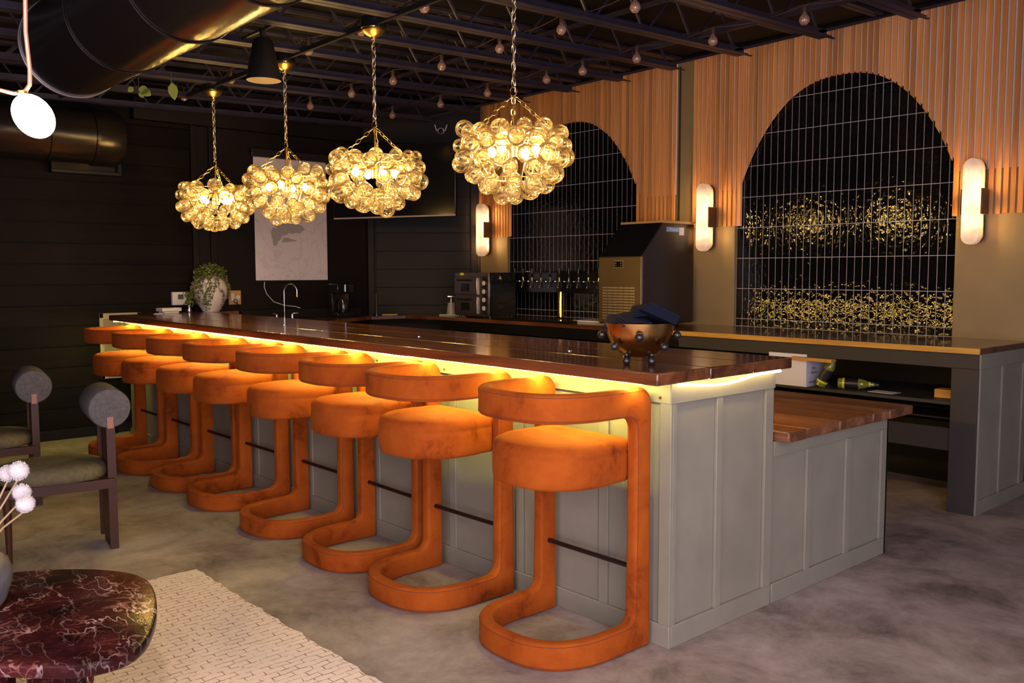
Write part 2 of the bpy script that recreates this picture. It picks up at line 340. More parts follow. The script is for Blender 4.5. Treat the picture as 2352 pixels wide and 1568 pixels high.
# ---------------------------------------------------------------- mesh helper
class MB:
    def __init__(s): s.v = []; s.f = []
    def add(s, vs, fs):
        o = len(s.v); s.v += [tuple(v) for v in vs]; s.f += [tuple(i + o for i in f) for f in fs]; return s
    def box(s, x0, x1, y0, y1, z0, z1):
        return s.add([(x0, y0, z0), (x1, y0, z0), (x1, y1, z0), (x0, y1, z0), (x0, y0, z1), (x1, y0, z1), (x1, y1, z1), (x0, y1, z1)],
                     [(0, 3, 2, 1), (4, 5, 6, 7), (0, 1, 5, 4), (1, 2, 6, 5), (2, 3, 7, 6), (3, 0, 4, 7)])
    def obox(s, c, size, m):
        h = [d / 2 for d in size]; c = Vector(c)
        vs = [c + m @ Vector((sx * h[0], sy * h[1], sz * h[2])) for sz in (-1, 1) for sx, sy in ((-1, -1), (1, -1), (1, 1), (-1, 1))]
        return s.add(vs, [(0, 3, 2, 1), (4, 5, 6, 7), (0, 1, 5, 4), (1, 2, 6, 5), (2, 3, 7, 6), (3, 0, 4, 7)])
    def bar(s, p0, p1, wd, th, up=(0, 0, 1)):
        p0, p1 = Vector(p0), Vector(p1); d = (p1 - p0); L = d.length; d.normalize()
        u = Vector(up); sd = d.cross(u)
        if sd.length < 1e-4: sd = d.cross(Vector((1, 0, 0)))
        sd.normalize(); u = sd.cross(d)
        m = Matrix((d, sd, u)).transposed()
        return s.obox((p0 + p1) / 2, (L, wd, th), m)
    def tube(s, pts, r, n=8, closed=False, caps=True):
        pts = [Vector(p) for p in pts]; N = len(pts); rs = r if isinstance(r, (list, tuple)) else [r] * N
        rings = []; prev = None
        for i, p in enumerate(pts):
            a = pts[(i - 1) % N] if (i or closed) else p; b = pts[(i + 1) % N] if (i < N - 1 or closed) else p
            d = (b - a).normalized()
            if prev is None:
                prev = d.cross(Vector((0, 0, 1)))
                if prev.length < 1e-3: prev = d.cross(Vector((1, 0, 0)))
            prev = (prev - d * prev.dot(d)).normalized(); q = d.cross(prev)
            rings.append([p + (prev * math.cos(t) + q * math.sin(t)) * rs[i] for t in (2 * math.pi * k / n for k in range(n))])
        vs = [v for rg in rings for v in rg]; fs = []
        for i in range(N if closed else N - 1):
            j = (i + 1) % N
            fs += [(i * n + k, i * n + (k + 1) % n, j * n + (k + 1) % n, j * n + k) for k in range(n)]
        if caps and not closed: fs += [tuple(range(n))[::-1], tuple((N - 1) * n + k for k in range(n))]
        return s.add(vs, fs)
    def cyl(s, p0, p1, r0, r1=None, n=20): return s.tube([p0, p1], [r0, r0 if r1 is None else r1], n)
    def lathe(s, prof, c=(0, 0, 0), n=28, m=None, cap=True):
        vs = []; c = Vector(c)
        for r, z in prof:
            for k in range(n):
                t = 2 * math.pi * k / n; v = Vector((r * math.cos(t), r * math.sin(t), z))
                vs.append(c + (m @ v if m else v))
        fs = [(i * n + k, i * n + (k + 1) % n, (i + 1) * n + (k + 1) % n, (i + 1) * n + k) for i in range(len(prof) - 1) for k in range(n)]
        if cap:
            if prof[0][0] > 1e-6: fs.append(tuple(range(n))[::-1])
            if prof[-1][0] > 1e-6: fs.append(tuple((len(prof) - 1) * n + k for k in range(n)))
        return s.add(vs, fs)
    def ball(s, c, r, n=16, k=10, sc=(1, 1, 1), m=None):
        pr = [(max(1e-5, math.sin(math.pi * i / k)), -math.cos(math.pi * i / k)) for i in range(k + 1)]
        c = Vector(c); vs = []
        for a, z in pr:
            for j in range(n):
                t = 2 * math.pi * j / n; v = Vector((a * math.cos(t) * r * sc[0], a * math.sin(t) * r * sc[1], z * r * sc[2]))
                vs.append(c + (m @ v if m else v))
        return s.add(vs, [(i * n + j, i * n + (j + 1) % n, (i + 1) * n + (j + 1) % n, (i + 1) * n + j) for i in range(k) for j in range(n)])
    def prism(s, poly, a, b, ax='Z'):
        f = {'Z': lambda u, v, w_: (u, v, w_), 'Y': lambda u, v, w_: (u, w_, v), 'X': lambda u, v, w_: (w_, u, v)}[ax]
        n = len(poly)
        vs = [f(u, v, a) for u, v in poly] + [f(u, v, b) for u, v in poly]
        fs = [tuple(range(n))[::-1], tuple(range(n, 2 * n))] + [(i, (i + 1) % n, n + (i + 1) % n, n + i) for i in range(n)]
        return s.add(vs, fs)
    def mesh(s, name, mat, org=(0, 0, 0), sharp=38):
        me = bpy.data.meshes.new(name)
        me.from_pydata([(x - org[0], y - org[1], z - org[2]) for x, y, z in s.v], [], s.f)
        import bmesh
        bm = bmesh.new(); bm.from_mesh(me); bmesh.ops.recalc_face_normals(bm, faces=bm.faces); bm.to_mesh(me); bm.free()
        me.materials.append(M[mat])
        me.polygons.foreach_set('use_smooth', [True] * len(me.polygons))
        me.set_sharp_from_angle(angle=R(sharp))
        return me
    def build(s, name, mat, parent=None, org=None, bevel=0.0, seg=2, sharp=38):
        """parent: mesh is given in world space and stored relative to the parent's origin"""
        if org is None: org = W0(parent) if parent else (0, 0, 0)
        po = W0(parent) if parent else Vector((0, 0, 0))
        return link(name, s.mesh(name, mat, org, sharp), parent, Vector(org) - po, bevel, seg)
def W0(o):
    p = Vector((0, 0, 0))
    while o: p += o.location; o = o.parent
    return p
def link(name, me, parent=None, loc=(0, 0, 0), bevel=0.0, seg=2):
    o = bpy.data.objects.new(name, me); COL.objects.link(o)
    o.parent = parent; o.location = loc
    if bevel:
        b = o.modifiers.new('bevel', 'BEVEL'); b.width = bevel; b.segments = seg; b.limit_method = 'ANGLE'
    return o
def tag(o, label=None, cat=None, group=None, kind=None):
    if label: o['label'] = label
    if cat: o['category'] = cat
    if group: o['group'] = group
    if kind: o['kind'] = kind
    return o
def thing(name, loc, label, cat, group=None, kind=None):
    o = bpy.data.objects.new(name, None); COL.objects.link(o); o.location = loc; o.empty_display_size = 0.1
    return tag(o, label, cat, group, kind)
def dup(o, parent=None):
    c = o.copy(); COL.objects.link(c)
    if parent: c.parent = parent
    for ch in o.children: dup(ch, c)
    return c
def bx(*a): return MB().box(*a)

# ================================================================ the room
YW = 6.38          # slat faces and pillar faces of the wall with the arches
YT = 6.43          # tile faces
XF = -8.48         # far wall
def zdeck(y): return 3.318 + 0.03 * (y - YW)
fl = tag(bx(-8.9, 1.6, -2.4, 7.2, -0.12, 0.0).build('floor', 'concrete'), kind='structure')
cl = tag(MB().prism([(-2.3, zdeck(-2.3)), (7.2, zdeck(7.2)), (7.2, zdeck(7.2) + .1), (-2.3, zdeck(-2.3) + .1)], -8.9, 1.6, 'X').build('ceiling', 'deck'), kind='structure')
# far wall: horizontal black boards, their own edges
wf = tag(bx(XF - .16, XF - .022, -2.2, 5.45, 0, 3.32).build('wall_far', 'dark_backing'), kind='structure')
z = 0.09; i = 0
while z < 3.2:
    h = 0.182
    d = random.uniform(0, 0.006)
    bx(XF - .022, XF - d, -1.98, 3.46, z, min(z + h - .004, 3.2)).build('plank', 'black_plank', wf, org=(XF, -0.2, z), bevel=0.003)
    z += h
bx(XF - .022, XF - .002, 3.46, 5.42, 0.0, 3.2).build('panel', 'black_wall', wf)
for y0, y1, d in ((3.44, 3.50, .035), (3.62, 3.68, .03)):
    bx(XF - .022, XF + d, y0, y1, 0.9, 3.1).build('post', 'black_wall', wf, bevel=.004)
tag(bx(XF - .002, XF + .014, -1.98, 2.70, 0, .088).build('baseboard_far', 'black_wall', bevel=.003), kind='structure')
# beam over the back corner, running along the far wall
tag(bx(XF + .0, XF + .10, 2.9, 5.42, 2.86, 3.05).build('trim_1', 'black_wall', bevel=.004), kind='structure')
# cut-off corner between far wall and arch wall
A, B = Vector((XF, 5.42, 0)), Vector((-7.72, YW, 0))
du = (B - A).normalized(); dn = Vector((du.y, -du.x, 0))      # dn points into the room
if dn.dot(Vector((0, 0, 0)) - A) < 0: dn = -dn
def onwall(t, d, z): return A + du * t + dn * d + Vector((0, 0, z))
LD = (B - A).length
md = Matrix((du, dn, Vector((0, 0, 1)))).transposed()
wc = tag(MB().obox(onwall(LD / 2, -.09, 1.65), (LD + .3, .14, 3.3), md).build('wall_corner', 'dark_backing'), kind='structure')
z = 0.9
while z < 2.95:
    MB().obox(onwall(LD / 2 + .04, -.008, z + .1), (LD - .10, .022, .196), md).build('plank', 'black_wall', wc, org=tuple(onwall(LD / 2, 0, z)), bevel=.002)
    z += .2
for t in (0.035, LD - .05): MB().obox(onwall(t, .004, 1.9), (.07, .03, 2.2), md).build('post', 'black_wall', wc, bevel=.003)
tag(MB().obox(onwall(LD / 2, .06, 3.07), (LD + .05, .2, .42), md).build('trim_2', 'black_wall', bevel=.004), kind='structure')
# wall with the arches: drywall pillars below, backing with arch openings above
ARCH = [(-6.30, 0.885, 2.18, 0.755), (-3.46, 0.845, 2.20, 0.74)]     # centre x, half width, spring z, rise
ZS = 1.848         # lower ends of the slats
XR = -1.15
def arch_z(x, grow=0.0):
    for cx, hw, sp, rise in ARCH:
        if abs(x - cx) < hw + grow:
            return sp + (rise + grow) * max(0.0, 1 - abs((x - cx) / (hw + grow)) ** 2.4) ** .9
    return None
wr = tag(bx(-8.4, 1.6, YT + .03, YT + .2, 0, 3.45).build('wall_right', 'dark_backing'), kind='structure')
def pillar(x0, x1, y=YW + .012, z0=0.0, z1=3.3): bx(x0, x1, y, YT + .03, z0, z1).build('drywall', 'taupe_paint', wr, bevel=.003)
pillar(-7.70, -7.245, z1=ZS + .3); pillar(-5.36, -4.98, z1=ZS + .3); pillar(-4.815, -4.37, z1=ZS + .3); pillar(-2.585, -2.10, z1=ZS + .3)
bx(-4.985, -4.81, YW + .012, YT + .03, 0, 3.3).build('pilaster', 'taupe_paint', wr, bevel=.003)
bx(-2.10, 1.18, YW + .03, YT + .03, 0, 3.3).build('drywall', 'charcoal_paint', wr)
for x in (-4.962, -4.95): bx(x, x + .004, YW + .006, YW + .013, 1.0, 3.25).build('wire', 'black_metal', wr)
def backing(x0, x1, n=40):
    mb = MB(); xs = [x0 + (x1 - x0) * i / n for i in range(n + 1)]
    for cx, hw, sp, rise in ARCH:
        for e in (cx - hw - .012, cx + hw + .012):
            if x0 < e < x1: xs += [e - 1e-4, e + 1e-4]
    xs.sort()
    for a, b in zip(xs, xs[1:]):
        za, zb = arch_z(a, .012), arch_z(b, .012)
        if (za is None) != (zb is None): continue
        za = za or ZS; zb = zb or ZS
        mb.prism([(a, za), (b, zb), (b, 3.29), (a, 3.29)], YW + .016, YW + .03, 'Y')
    mb.build('slat_backing', 'slat_backing', wr, sharp=20)
backing(-7.715, -4.985, 70); backing(-4.812, XR, 80)
PITCH = 0.0452
def slats(x0, x1):
    n = int((x1 - x0) / PITCH)
    p = (x1 - x0) / n
    for i in range(n):
        a = x0 + i * p + .004; b = a + p - .0138
        g = 0.0
        za, zb = arch_z(a), arch_z(b)
        if za is None and zb is None: za = zb = ZS + random.uniform(-.003, .003)
        elif za is None or zb is None: za = zb = ZS
        dp = random.uniform(0, .002)
        MB().prism([(a, za), (b, zb), (b, 3.285), (a, 3.285)], YW + .003 + dp, YW + .016, 'Y').build('slat', 'slat_wood', wr, org=(a, YW, 2.5))
slats(-7.715, -4.99); slats(-4.808, XR)
# tiled fields inside the arches: every tile its own piece on a grout bed
TP, TH = 0.0613, 0.2515
tile_me = {}
def tilefield(x0, x1, cx, label, lo=1.075, nrow=8):
    t = bx(x0 - .02, x1 + .02, YT - .0026, YT + .03, 0.98, 3.0).build('tiled_arch', 'grout')
    tag(t, label, 'tile wall', kind='structure')
    n = math.ceil((x1 - x0) / TP)
    zs = [1.012] + [lo + TH * i for i in range(nrow + 1)]
    for i in range(n):
        a = x0 + i * TP; b = min(a + TP, x1)
        if b - a < .012: continue
        top = arch_z((a + b) / 2, .02) or ZS + .05
        top = max(top, arch_z(a, .02) or 0, arch_z(b, .02) or 0)
        for za, zb in zip(zs, zs[1:]):
            if za > top: break
            key = (round(b - a, 4), round(zb - za, 4))
            if key not in tile_me:
                tile_me[key] = MB().box(-(b - a) / 2 + .0022, (b - a) / 2 - .0022, 0, .008, .0022, zb - za - .0022).mesh('tile', 'black_tile')
            o = link('tile', tile_me[key], t, ((a + b) / 2, YT - .004 + random.uniform(0, .0006), za))
tilefield(-7.245, -5.36, ARCH[0][0], 'glossy black stacked tile inside the arch behind the beer taps')
tilefield(-4.37, -2.585, ARCH[1][0], 'glossy black stacked tile inside the arch between two wall lamps')
# walls the photograph does not show, with the shop windows that give the daylight
def window_wall(name, axis, pos, lo, hi, holes, d):
    mb = MB(); zt = 3.45; cur = lo
    def put(a, b, z0, z1):
        if axis == 'X': mb.box(pos, pos + d, a, b, z0, z1) if d > 0 else mb.box(pos + d, pos, a, b, z0, z1)
        else: mb.box(a, b, pos + d, pos, z0, z1)
    for a, b in holes:
        put(cur, a, 0, zt); put(a, b, 0, .12); put(a, b, 2.88, zt); cur = b
    put(cur, hi, 0, zt)
    return tag(mb.build(name, 'black_wall'), kind='structure')
window_wall('wall_near_right', 'X', WX, -2.2, 6.6, [(-1.65, 1.65), (3.75, 5.45)], .2)
window_wall('wall_behind', 'Y', WYB, -8.7, 1.4, [(-2.45, .45)], -.2)
for k, (ax, a, b) in enumerate((('X', -1.65, 1.65), ('X', 3.75, 5.45), ('Y', -2.45, .45))):
    fr = MB(); pn = MB()
    def q(u0, u1, z0, z1, d0=.03, d1=.09, mb=None):
        mb = mb or fr
        if ax == 'X': mb.box(WX + d0, WX + d1, u0, u1, z0, z1)
        else: mb.box(u0, u1, WYB - d1, WYB - d0, z0, z1)
    for u0, u1, z0, z1 in ((a, a + .06, .12, 2.88), (b - .06, b, .12, 2.88), (a, b, .12, .18), (a, b, 2.82, 2.88), ((a + b) / 2 - .025, (a + b) / 2 + .025, .12, 2.88)): q(u0, u1, z0, z1)
    wo = tag(fr.build('window_%d' % (k + 1), 'window_trim'), kind='structure')
    q(a + .05, b - .05, .17, 2.83, .055, .061, pn); pn.build('pane', 'window_pane', wo)

# ---------------------------------------------------------------- open web joists under the deck
JX = [-8.25, -7.55, -6.83, -6.14, -5.513, -4.935, -4.39, -3.79, -3.148, -2.527, -1.90, -1.25, -.6, .1]
def jz(y): return 3.018 + 0.03 * (y - 5.6)
for jx in JX:
    j = MB()
    for s in (-1, 1):      # bottom chord: two steel angles back to back
        j.bar((jx + s * .026, -1.95, jz(-1.95)), (jx + s * .026, 5.6, jz(5.6)), .044, .006)
        j.bar((jx + s * .007, -1.95, jz(-1.95) + .024), (jx + s * .007, 5.6, jz(5.6) + .024), .006, .044)
    j.bar((jx + .02, 5.55, jz(5.6)), (jx + .02, 5.68, jz(5.68)), .02, .006)
    jo = j.build('joist', 'steel_paint', cl, org=(jx, 5.6, 3.0))
    t = MB()
    for s in (-1, 1): t.bar((jx + s * .022, -1.95, zdeck(-1.95) - .012), (jx + s * .022, YW + .04, zdeck(YW) - .012), .036, .02)
    t.build('top_chord', 'steel_paint', jo)
    wb = MB(); y = 5.5; up = True
    wb.bar((jx, 5.5, jz(5.5) + .02), (jx, YW - .02, zdeck(YW) - .03), .02, .02)
    while y > -1.4:
        y2 = y - .30
        for (ya, yb) in ((y, y - .15), (y2 + .02, y - .15 - .04)):
            pass
        wb.bar((jx, y, jz(y) + .02), (jx, y - .17, zdeck(y) - .02), .014, .014)
        wb.bar((jx, y - .45, jz(y) + .02), (jx, y - .23, zdeck(y) - .02), .014, .014)
        y -= .50
    wb.build('web', 'steel_paint', jo)
for yb, w_, dz in ((5.18, .05, .10), (2.25, .035, .03), (4.6, .03, .2)):
    MB().bar((-8.4, yb, jz(yb) + dz), (1.15, yb, jz(yb) + dz), w_ * .5, w_).build('bridging', 'steel_paint', cl)
tag(bx(-8.4, 1.15, YW - .05, YW - .006, 3.285, 3.31).build('trim_3', 'deck'), kind='structure')

# ================================================================ the bar
XE, YB, YBK, XB = -2.117, 2.700, 3.41, -8.15
bar = thing('bar_counter', ((XE + XF) / 2, 3.05, 0), 'long sage green panelled bar front with batten strips behind the orange stools', 'bar')
bx(XB, XE - .014, YB + .014, YBK, 0.0, 1.048).build('body', 'sage_paint', bar)
bx(XB, XE - .03, YBK + .0005, YBK + .010, 0, 1.046).build('added_rear_panel', 'black_wall', bar)  # unseen black sheet added so the tiles do not mirror lit sage
XBAT = [-2.468, -2.985, -3.485, -4.17, -4.92, -5.66, -6.4, -7.14, -7.88]
bx(XB, XE, YB, YB + .014, 0, .088).build('baseboard', 'sage_paint', bar, bevel=.003)
bx(XE - .014, XE, YB + .0142, YBK, 0, .088).build('baseboard', 'sage_paint', bar, bevel=.003)
for x in XBAT: bx(x - .025, x + .025, YB + .003, YB + .014, .088, .968).build('batten', 'sage_paint', bar, bevel=.002)
bx(XE - .055, XE, YB, YB + .014, .088, .968).build('batten', 'sage_paint', bar, bevel=.002)
for a, b in ((YB + .0142, 2.738), (2.998, 3.037), (3.35, YBK)): bx(XE - .014, XE, a, b, .088, .968).build('batten', 'sage_paint', bar, bevel=.002)
# upper trim boards, butted end to end, lit by the light strip
xs = [XB, -7.75, -7.3, -6.6, -5.95, -5.3, -4.72, -4.091, -3.484, -2.803, XE]
for a, b in zip(xs, xs[1:]):
    t = bx(a + .001, b - .001, YB - .004, YB + .014, .965, 1.048).build('trim_board', 'sage_paint', bar, org=((a + b) / 2, YB, 1.0), bevel=.0015)
    for xx in (b - .05,):
        MB().cyl((xx, YB - .007, .985), (xx, YB - .003, .985), .006, n=10).build('screw', 'aged_brass', t)
bx(XE + .0002, XE + .004, YB - .004, YBK + .004, .965, 1.048).build('trim_board', 'sage_paint', bar, bevel=.0015)
for x in (-2.62, -3.3): MB().lathe([(.0, -.012), (.009, -.010), (.011, 0), (.004, .008), (.004, .02)], (x, YB - .018, .945), 10, Matrix.Rotation(R(90), 3, 'X')).build('bag_hook', 'brass', bar)
# thick plank top
bt = thing('bar_worktop', (-5.2, 3.02, 1.05), 'long glossy dark wood plank top of the tall bar with bowl on it', 'bar top')
def plank(x0, x1, y0, y1, z0, z1, parent, mat, seed=0):
    # slightly uneven sides and eased edges
    o = bx(x0, x1, y0, y1, z0, z1).build('plank', mat, parent, org=((x0 + x1) / 2, (y0 + y1) / 2, z0), bevel=.006, seg=2)
    return o
for a, b, e in ((2.555, 2.872, 0), (2.875, 3.172, .004), (3.175, 3.475, -.003)): plank(-8.17, -2.068 + e, a, b, 1.050, 1.098, bt, 'bar_wood')
for x, y in ((-2.95, 2.99), (-4.2, 3.02), (-5.8, 3.0)): MB().lathe([(.0, .0), (.016, .0), (.016, .002), (.010, .004), (.0, .005)], (x, y, 1.0985), 16).build('plug', 'chrome', bt)
plank(XF + .006, -8.173, 2.97, 3.76, 1.050, 1.098, bt, 'bar_wood')
# low counter at the open end
lb = thing('low_counter', (XE - .5, 4.0, 0), 'lower sage panelled counter section beyond the tall bar end', 'counter')
LY0, LY1 = YBK + .012, 4.493
bx(-3.1, XE - .014, LY0, LY1 - .014, 0, .727).build('body', 'sage_paint', lb)
bx(XE - .014, XE, LY0, LY1, 0, .088).build('baseboard', 'sage_paint', lb, bevel=.003)
bx(-3.1, XE, LY1 - .014, LY1, 0, .727).build('side_panel', 'charcoal_paint', lb)
bx(XE - .014, XE, LY0, LY1, .660, .727).build('trim_board', 'sage_paint', lb, bevel=.0015)
for a, b in ((3.70, 3.742), (4.062, 4.110), (4.425, 4.493)): bx(XE - .014, XE, a, b, .088, .659).build('batten', 'sage_paint', lb, bevel=.002)
lt = thing('low_worktop', (-2.6, 4.0, .73), 'worn brown plank top of the lower counter with scuffed boards', 'counter top')
ys = [3.425, 3.575, 3.87, 4.19, 4.36, 4.62]
for k, (a, b) in enumerate(zip(ys, ys[1:])): plank(-3.12, -2.052 + (.003, -.004, 0, .002, .004)[k], a + .0015, b - .0015, .729, .775, lt, 'low_wood')
# light strips
def led(name, pts, r, label):
    o = MB().tube(pts, r, 6).build(name, 'led_back_light' if 'bartender' in label else 'led_rope_light' if 'rope' in name else 'led_light'); return tag(o, label, 'light strip')
def droop(x):
    return sum(.006 * math.exp(-((x - c) / w_) ** 2) for c, w_ in ((-6.75, .10), (-5.98, .22), (-5.45, .25), (-3.78, .10), (-8.1, .06)))
sb_ = MB(); sp_ = [(-8.1 + i * .05, 2.575, 1.0492 - droop(-8.1 + i * .05)) for i in range(120)]
vs_ = [v for x, y, z in sp_ for v in ((x, y - .005, z - .0008), (x, y + .005, z - .0008), (x, y + .005, z + .0008), (x, y - .005, z + .0008))]
sb_.add(vs_, [(i * 4 + k, i * 4 + (k + 1) % 4, i * 4 + 4 + (k + 1) % 4, i * 4 + 4 + k) for i in range(119) for k in range(4)])
tag(sb_.build('led_strip', 'led_light'), 'warm glowing light strip under the long front edge of the bar top', 'light strip')
led('led_rope', [(XE + .030, YB - .002 + (YBK - YB) * t, 1.042 - .021 * math.sin(math.pi * min(1, t * 1.25)) ** 1.5 * (1 if t < .8 else 0)) for t in (i / 30 for i in range(31))], .0055,
    'sagging glowing light rope under the short end of the bar top')
led('led_rope', [(-6.2, YBK + .022, 1.040), (XE - .02, YBK + .022, 1.040)], .004, 'warm glowing light strip under the bartender side of the bar top')

# ================================================================ back counters
cab = thing('back_cabinet', (-4.8, 5.95, 0), 'dark open back cabinet with sage end panel under the arches', 'cabinet')
CY, CX = 5.545, -2.09
bx(-4.3, CX, CY + .02, CY + .05, .885, .975).build('apron', 'charcoal_paint', cab, bevel=.002)
bx(-7.3, -4.302, CY + .02, CY + .05, .885, .975).build('apron', 'black_gloss', cab, bevel=.002)
bx(-2.246, CX, CY + .02, CY + .06, 0, .885).build('post', 'charcoal_paint', cab, bevel=.003)
bx(CX - .014, CX - .002, CY + .062, YW, 0, .975).build('end_panel', 'sage_paint', cab)
bx(CX - .002, CX + .010, CY + .03, YW, 0, .088).build('baseboard', 'sage_paint', cab, bevel=.002)
bx(CX - .002, CX + .010, CY + .03, YW, .885, .975).build('trim_board', 'sage_paint', cab, bevel=.002)
for y in (5.578, 5.92, 6.27): bx(CX - .002, CX + .010, y, y + .035, .088, .885).build('batten', 'sage_paint', cab, bevel=.002)
bx(-4.0, -2.25, CY + .04, YW, .655, .675).build('shelf', 'charcoal_paint', cab)
bx(-4.0, -2.25, CY + .05, CY + .075, .37, .51).build('rail', 'charcoal_paint', cab, bevel=.002)
bx(-4.0, -2.25, CY + .45, YW, .50, .51).build('shelf', 'charcoal_paint', cab)
bx(-4.0, -2.25, YW - .012, YW, 0, .97).build('back_panel', 'black_wall', cab)
bx(-4.02, -4.0, CY + .05, YW, 0, .97).build('divider', 'black_wall', cab)
for a, b in ((-7.2, -6.3), (-6.28, -5.4), (-5.38, -4.7), (-4.68, -4.03)):
    d = bx(a, b, CY + .055, CY + .6, .1, .87).build('cooler_door', 'black_gloss', cab, bevel=.004)
    MB().bar((a + .08, CY + .045, .80), (b - .08, CY + .045, .80), .012, .016).build('handle', 'dark_steel', d)
ct = thing('back_worktop', (-4.8, 5.95, .976), 'glossy brown back counter with golden front edge below the arches', 'counter top')
poly = [(-7.30, CY), (CX + .012, CY), (CX + .012, YW + .02), (-7.70, YW + .02), (-8.44, 5.44), (-8.46, 3.50), (-7.34, 3.50), (-7.34, 4.14), (-7.86, 5.05), (-7.78, 5.42)]
MB().prism(poly, .978, 1.012, 'Z').build('top', 'bar_wood', ct, bevel=.003)
bx(-4.75, CX + .013, CY - .006, CY, .977, 1.0125).build('front_edge', 'edge_wood', ct, bevel=.002)
bx(CX + .012, CX + .018, CY - .006, YW, .977, 1.0125).build('side_edge', 'bar_wood', ct, bevel=.002)
bc = thing('sink_cabinet', (-7.9, 4.4, 0), 'dark sink cabinet along the far wall behind the bar', 'cabinet')
MB().prism([(-7.40, 3.52), (-8.43, 3.52), (-8.43, 5.32), (-7.92, 5.06), (-7.40, 4.14)], 0, .976, 'Z').build('body', 'black_wall', bc)
MB().prism([(-8.43, 3.765), (-8.12, 3.765), (-8.12, 5.1), (-8.43, 5.1)], 1.013, 1.098, 'Z').build('ledge', 'black_wall', bc, bevel=.004)

# ================================================================ bar stools
def stool_frame():
    """board bent round a U and pierced by one rounded opening: base, two posts and back in one piece"""
    a, b, n, ye, T = .263, .300, 2.6, .200, .054
    pts = []
    K = 64
    for i in range(K + 1):
        t = math.pi * i / K
        c, s = math.cos(t), math.sin(t)
        pts.append((-a * (abs(c) ** (2 / n)) * (1 if c > 0 else -1), -b * abs(s) ** (2 / n)))
    P = [(-a, ye - .0)] + [(-a, ye * k / 6) for k in range(5, 0, -1)] + pts + [(a, ye * k / 6) for k in range(1, 6)] + [(a, ye)]
    cum = [0]
    for p, q in zip(P, P[1:]): cum.append(cum[-1] + math.hypot(q[0] - p[0], q[1] - p[1]))
    L = cum[-1]
    def at(s):
        s = min(max(s, 0), L)
        for i in range(len(cum) - 1):
            if cum[i + 1] >= s - 1e-9: break
        f = (s - cum[i]) / max(1e-9, cum[i + 1] - cum[i])
        x = P[i][0] + (P[i + 1][0] - P[i][0]) * f; y = P[i][1] + (P[i + 1][1] - P[i][1]) * f
        e = .02
        def raw(q):
            q = min(max(q, 0), L)
            for k in range(len(cum) - 1):
                if cum[k + 1] >= q - 1e-9: break
            g = (q - cum[k]) / max(1e-9, cum[k + 1] - cum[k])
            return (P[k][0] + (P[k + 1][0] - P[k][0]) * g, P[k][1] + (P[k + 1][1] - P[k][1]) * g)
        p0, p1 = raw(s - e), raw(s + e)
        dx, dy = p1[0] - p0[0], p1[1] - p0[1]; d = math.hypot(dx, dy)
        return x, y, dy / d * -1, dx / d       # outward normal is to the left of travel reversed below
    H = 1.028
    def rrect(x0, x1, z0, z1, rb, rt, m=10):
        out = []
        def arc(cx, cz, r, a0):
            for i in range(m + 1):
                t = R(a0 + 90 * i / m); out.append((cx + r * math.cos(t), cz + r * math.sin(t)))
        arc(x0 + rb, z0 + rb, rb, 180); arc(x1 - rb, z0 + rb, rb, 270); arc(x1 - rt, z1 - rt, rt, 0); arc(x0 + rt, z1 - rt, rt, 90)
        return out
    outer = rrect(0, L, 0.0, H, .012, .065)
    inner = rrect(.090, L - .090, .104, .918, .055, .055)
    def dens(lp):       # subdivide the long straight runs so they can follow the bend
        res = []
        for i, p in enumerate(lp):
            q = lp[(i + 1) % len(lp)]
            k = 44 if abs(q[0] - p[0]) > .5 else (8 if abs(q[1] - p[1]) > .3 else 1)
            for j in range(k): res.append((p[0] + (q[0] - p[0]) * j / k, p[1] + (q[1] - p[1]) * j / k))
        return res
    O, I = dens(outer), dens(inner)
    assert len(O) == len(I)
    rr = .016
    prof = []           # (fraction across the strip measured as inset from outer edge, thickness offset)
    cs = []
    for k in range(5):
        t = R(90 * k / 4); cs.append((rr - rr * math.sin(t), rr - rr * math.cos(t)))   # inset along width, inset along thickness
    vs = []; N = len(O)
    rows = []
    for (s0, z0), (s1, z1) in zip(O, I):
        wd = math.hypot(s1 - s0, z1 - z0); ux, uz = (s1 - s0) / wd, (z1 - z0) / wd
        row = []
        sec = [(c[0], T / 2 - (c[1])) for c in cs[::-1]]      # outer edge, outside face
        sec = []
        for k in range(5):       # outside face near outer edge -> round the outer edge -> inside face
            t = R(90 * k / 4); sec.append((rr - rr * math.sin(t), T / 2 - rr + rr * math.cos(t)))
        for k in range(5):
            t = R(90 * k / 4); sec.append((rr - rr * math.cos(t), -T / 2 + rr - rr * math.sin(t)))
        sec.append((wd / 2, -T / 2))
        for k in range(5):
            t = R(90 * k / 4); sec.append((wd - rr + rr * math.sin(t), -T / 2 + rr - rr * math.cos(t)))
        for k in range(5):
            t = R(90 * k / 4); sec.append((wd - rr + rr * math.cos(t), T / 2 - rr + rr * math.sin(t)))
        sec.append((wd / 2, T / 2))
        for d, th in sec:
            s, z_ = s0 + ux * d, z0 + uz * d
            x, y, nx, ny = at(s)
            row.append((x - nx * th, y - ny * th, max(z_, 0.0)))
        rows.append(row)
    m = len(rows[0]); mb = MB()
    mb.add([v for r_ in rows for v in r_], [(i * m + k, i * m + (k + 1) % m, ((i + 1) % N) * m + (k + 1) % m, ((i + 1) % N) * m + k) for i in range(N) for k in range(m)])
    # seam piping a finger's width inside both edges, on the outer face
    sm = MB()
    for lp, other in ((O, I), (I, O)):
        tb = []
        for (s0, z0), (s1, z1) in zip(lp, other):
            wd = math.hypot(s1 - s0, z1 - z0); ux, uz = (s1 - s0) / wd, (z1 - z0) / wd
            x, y, nx, ny = at(s0 + ux * .0125); tb.append((x - nx * (T / 2 - .0003), y - ny * (T / 2 - .0003), z0 + uz * .0125))
        sm.tube(tb, .0014, 5, closed=True)
    return mb, sm
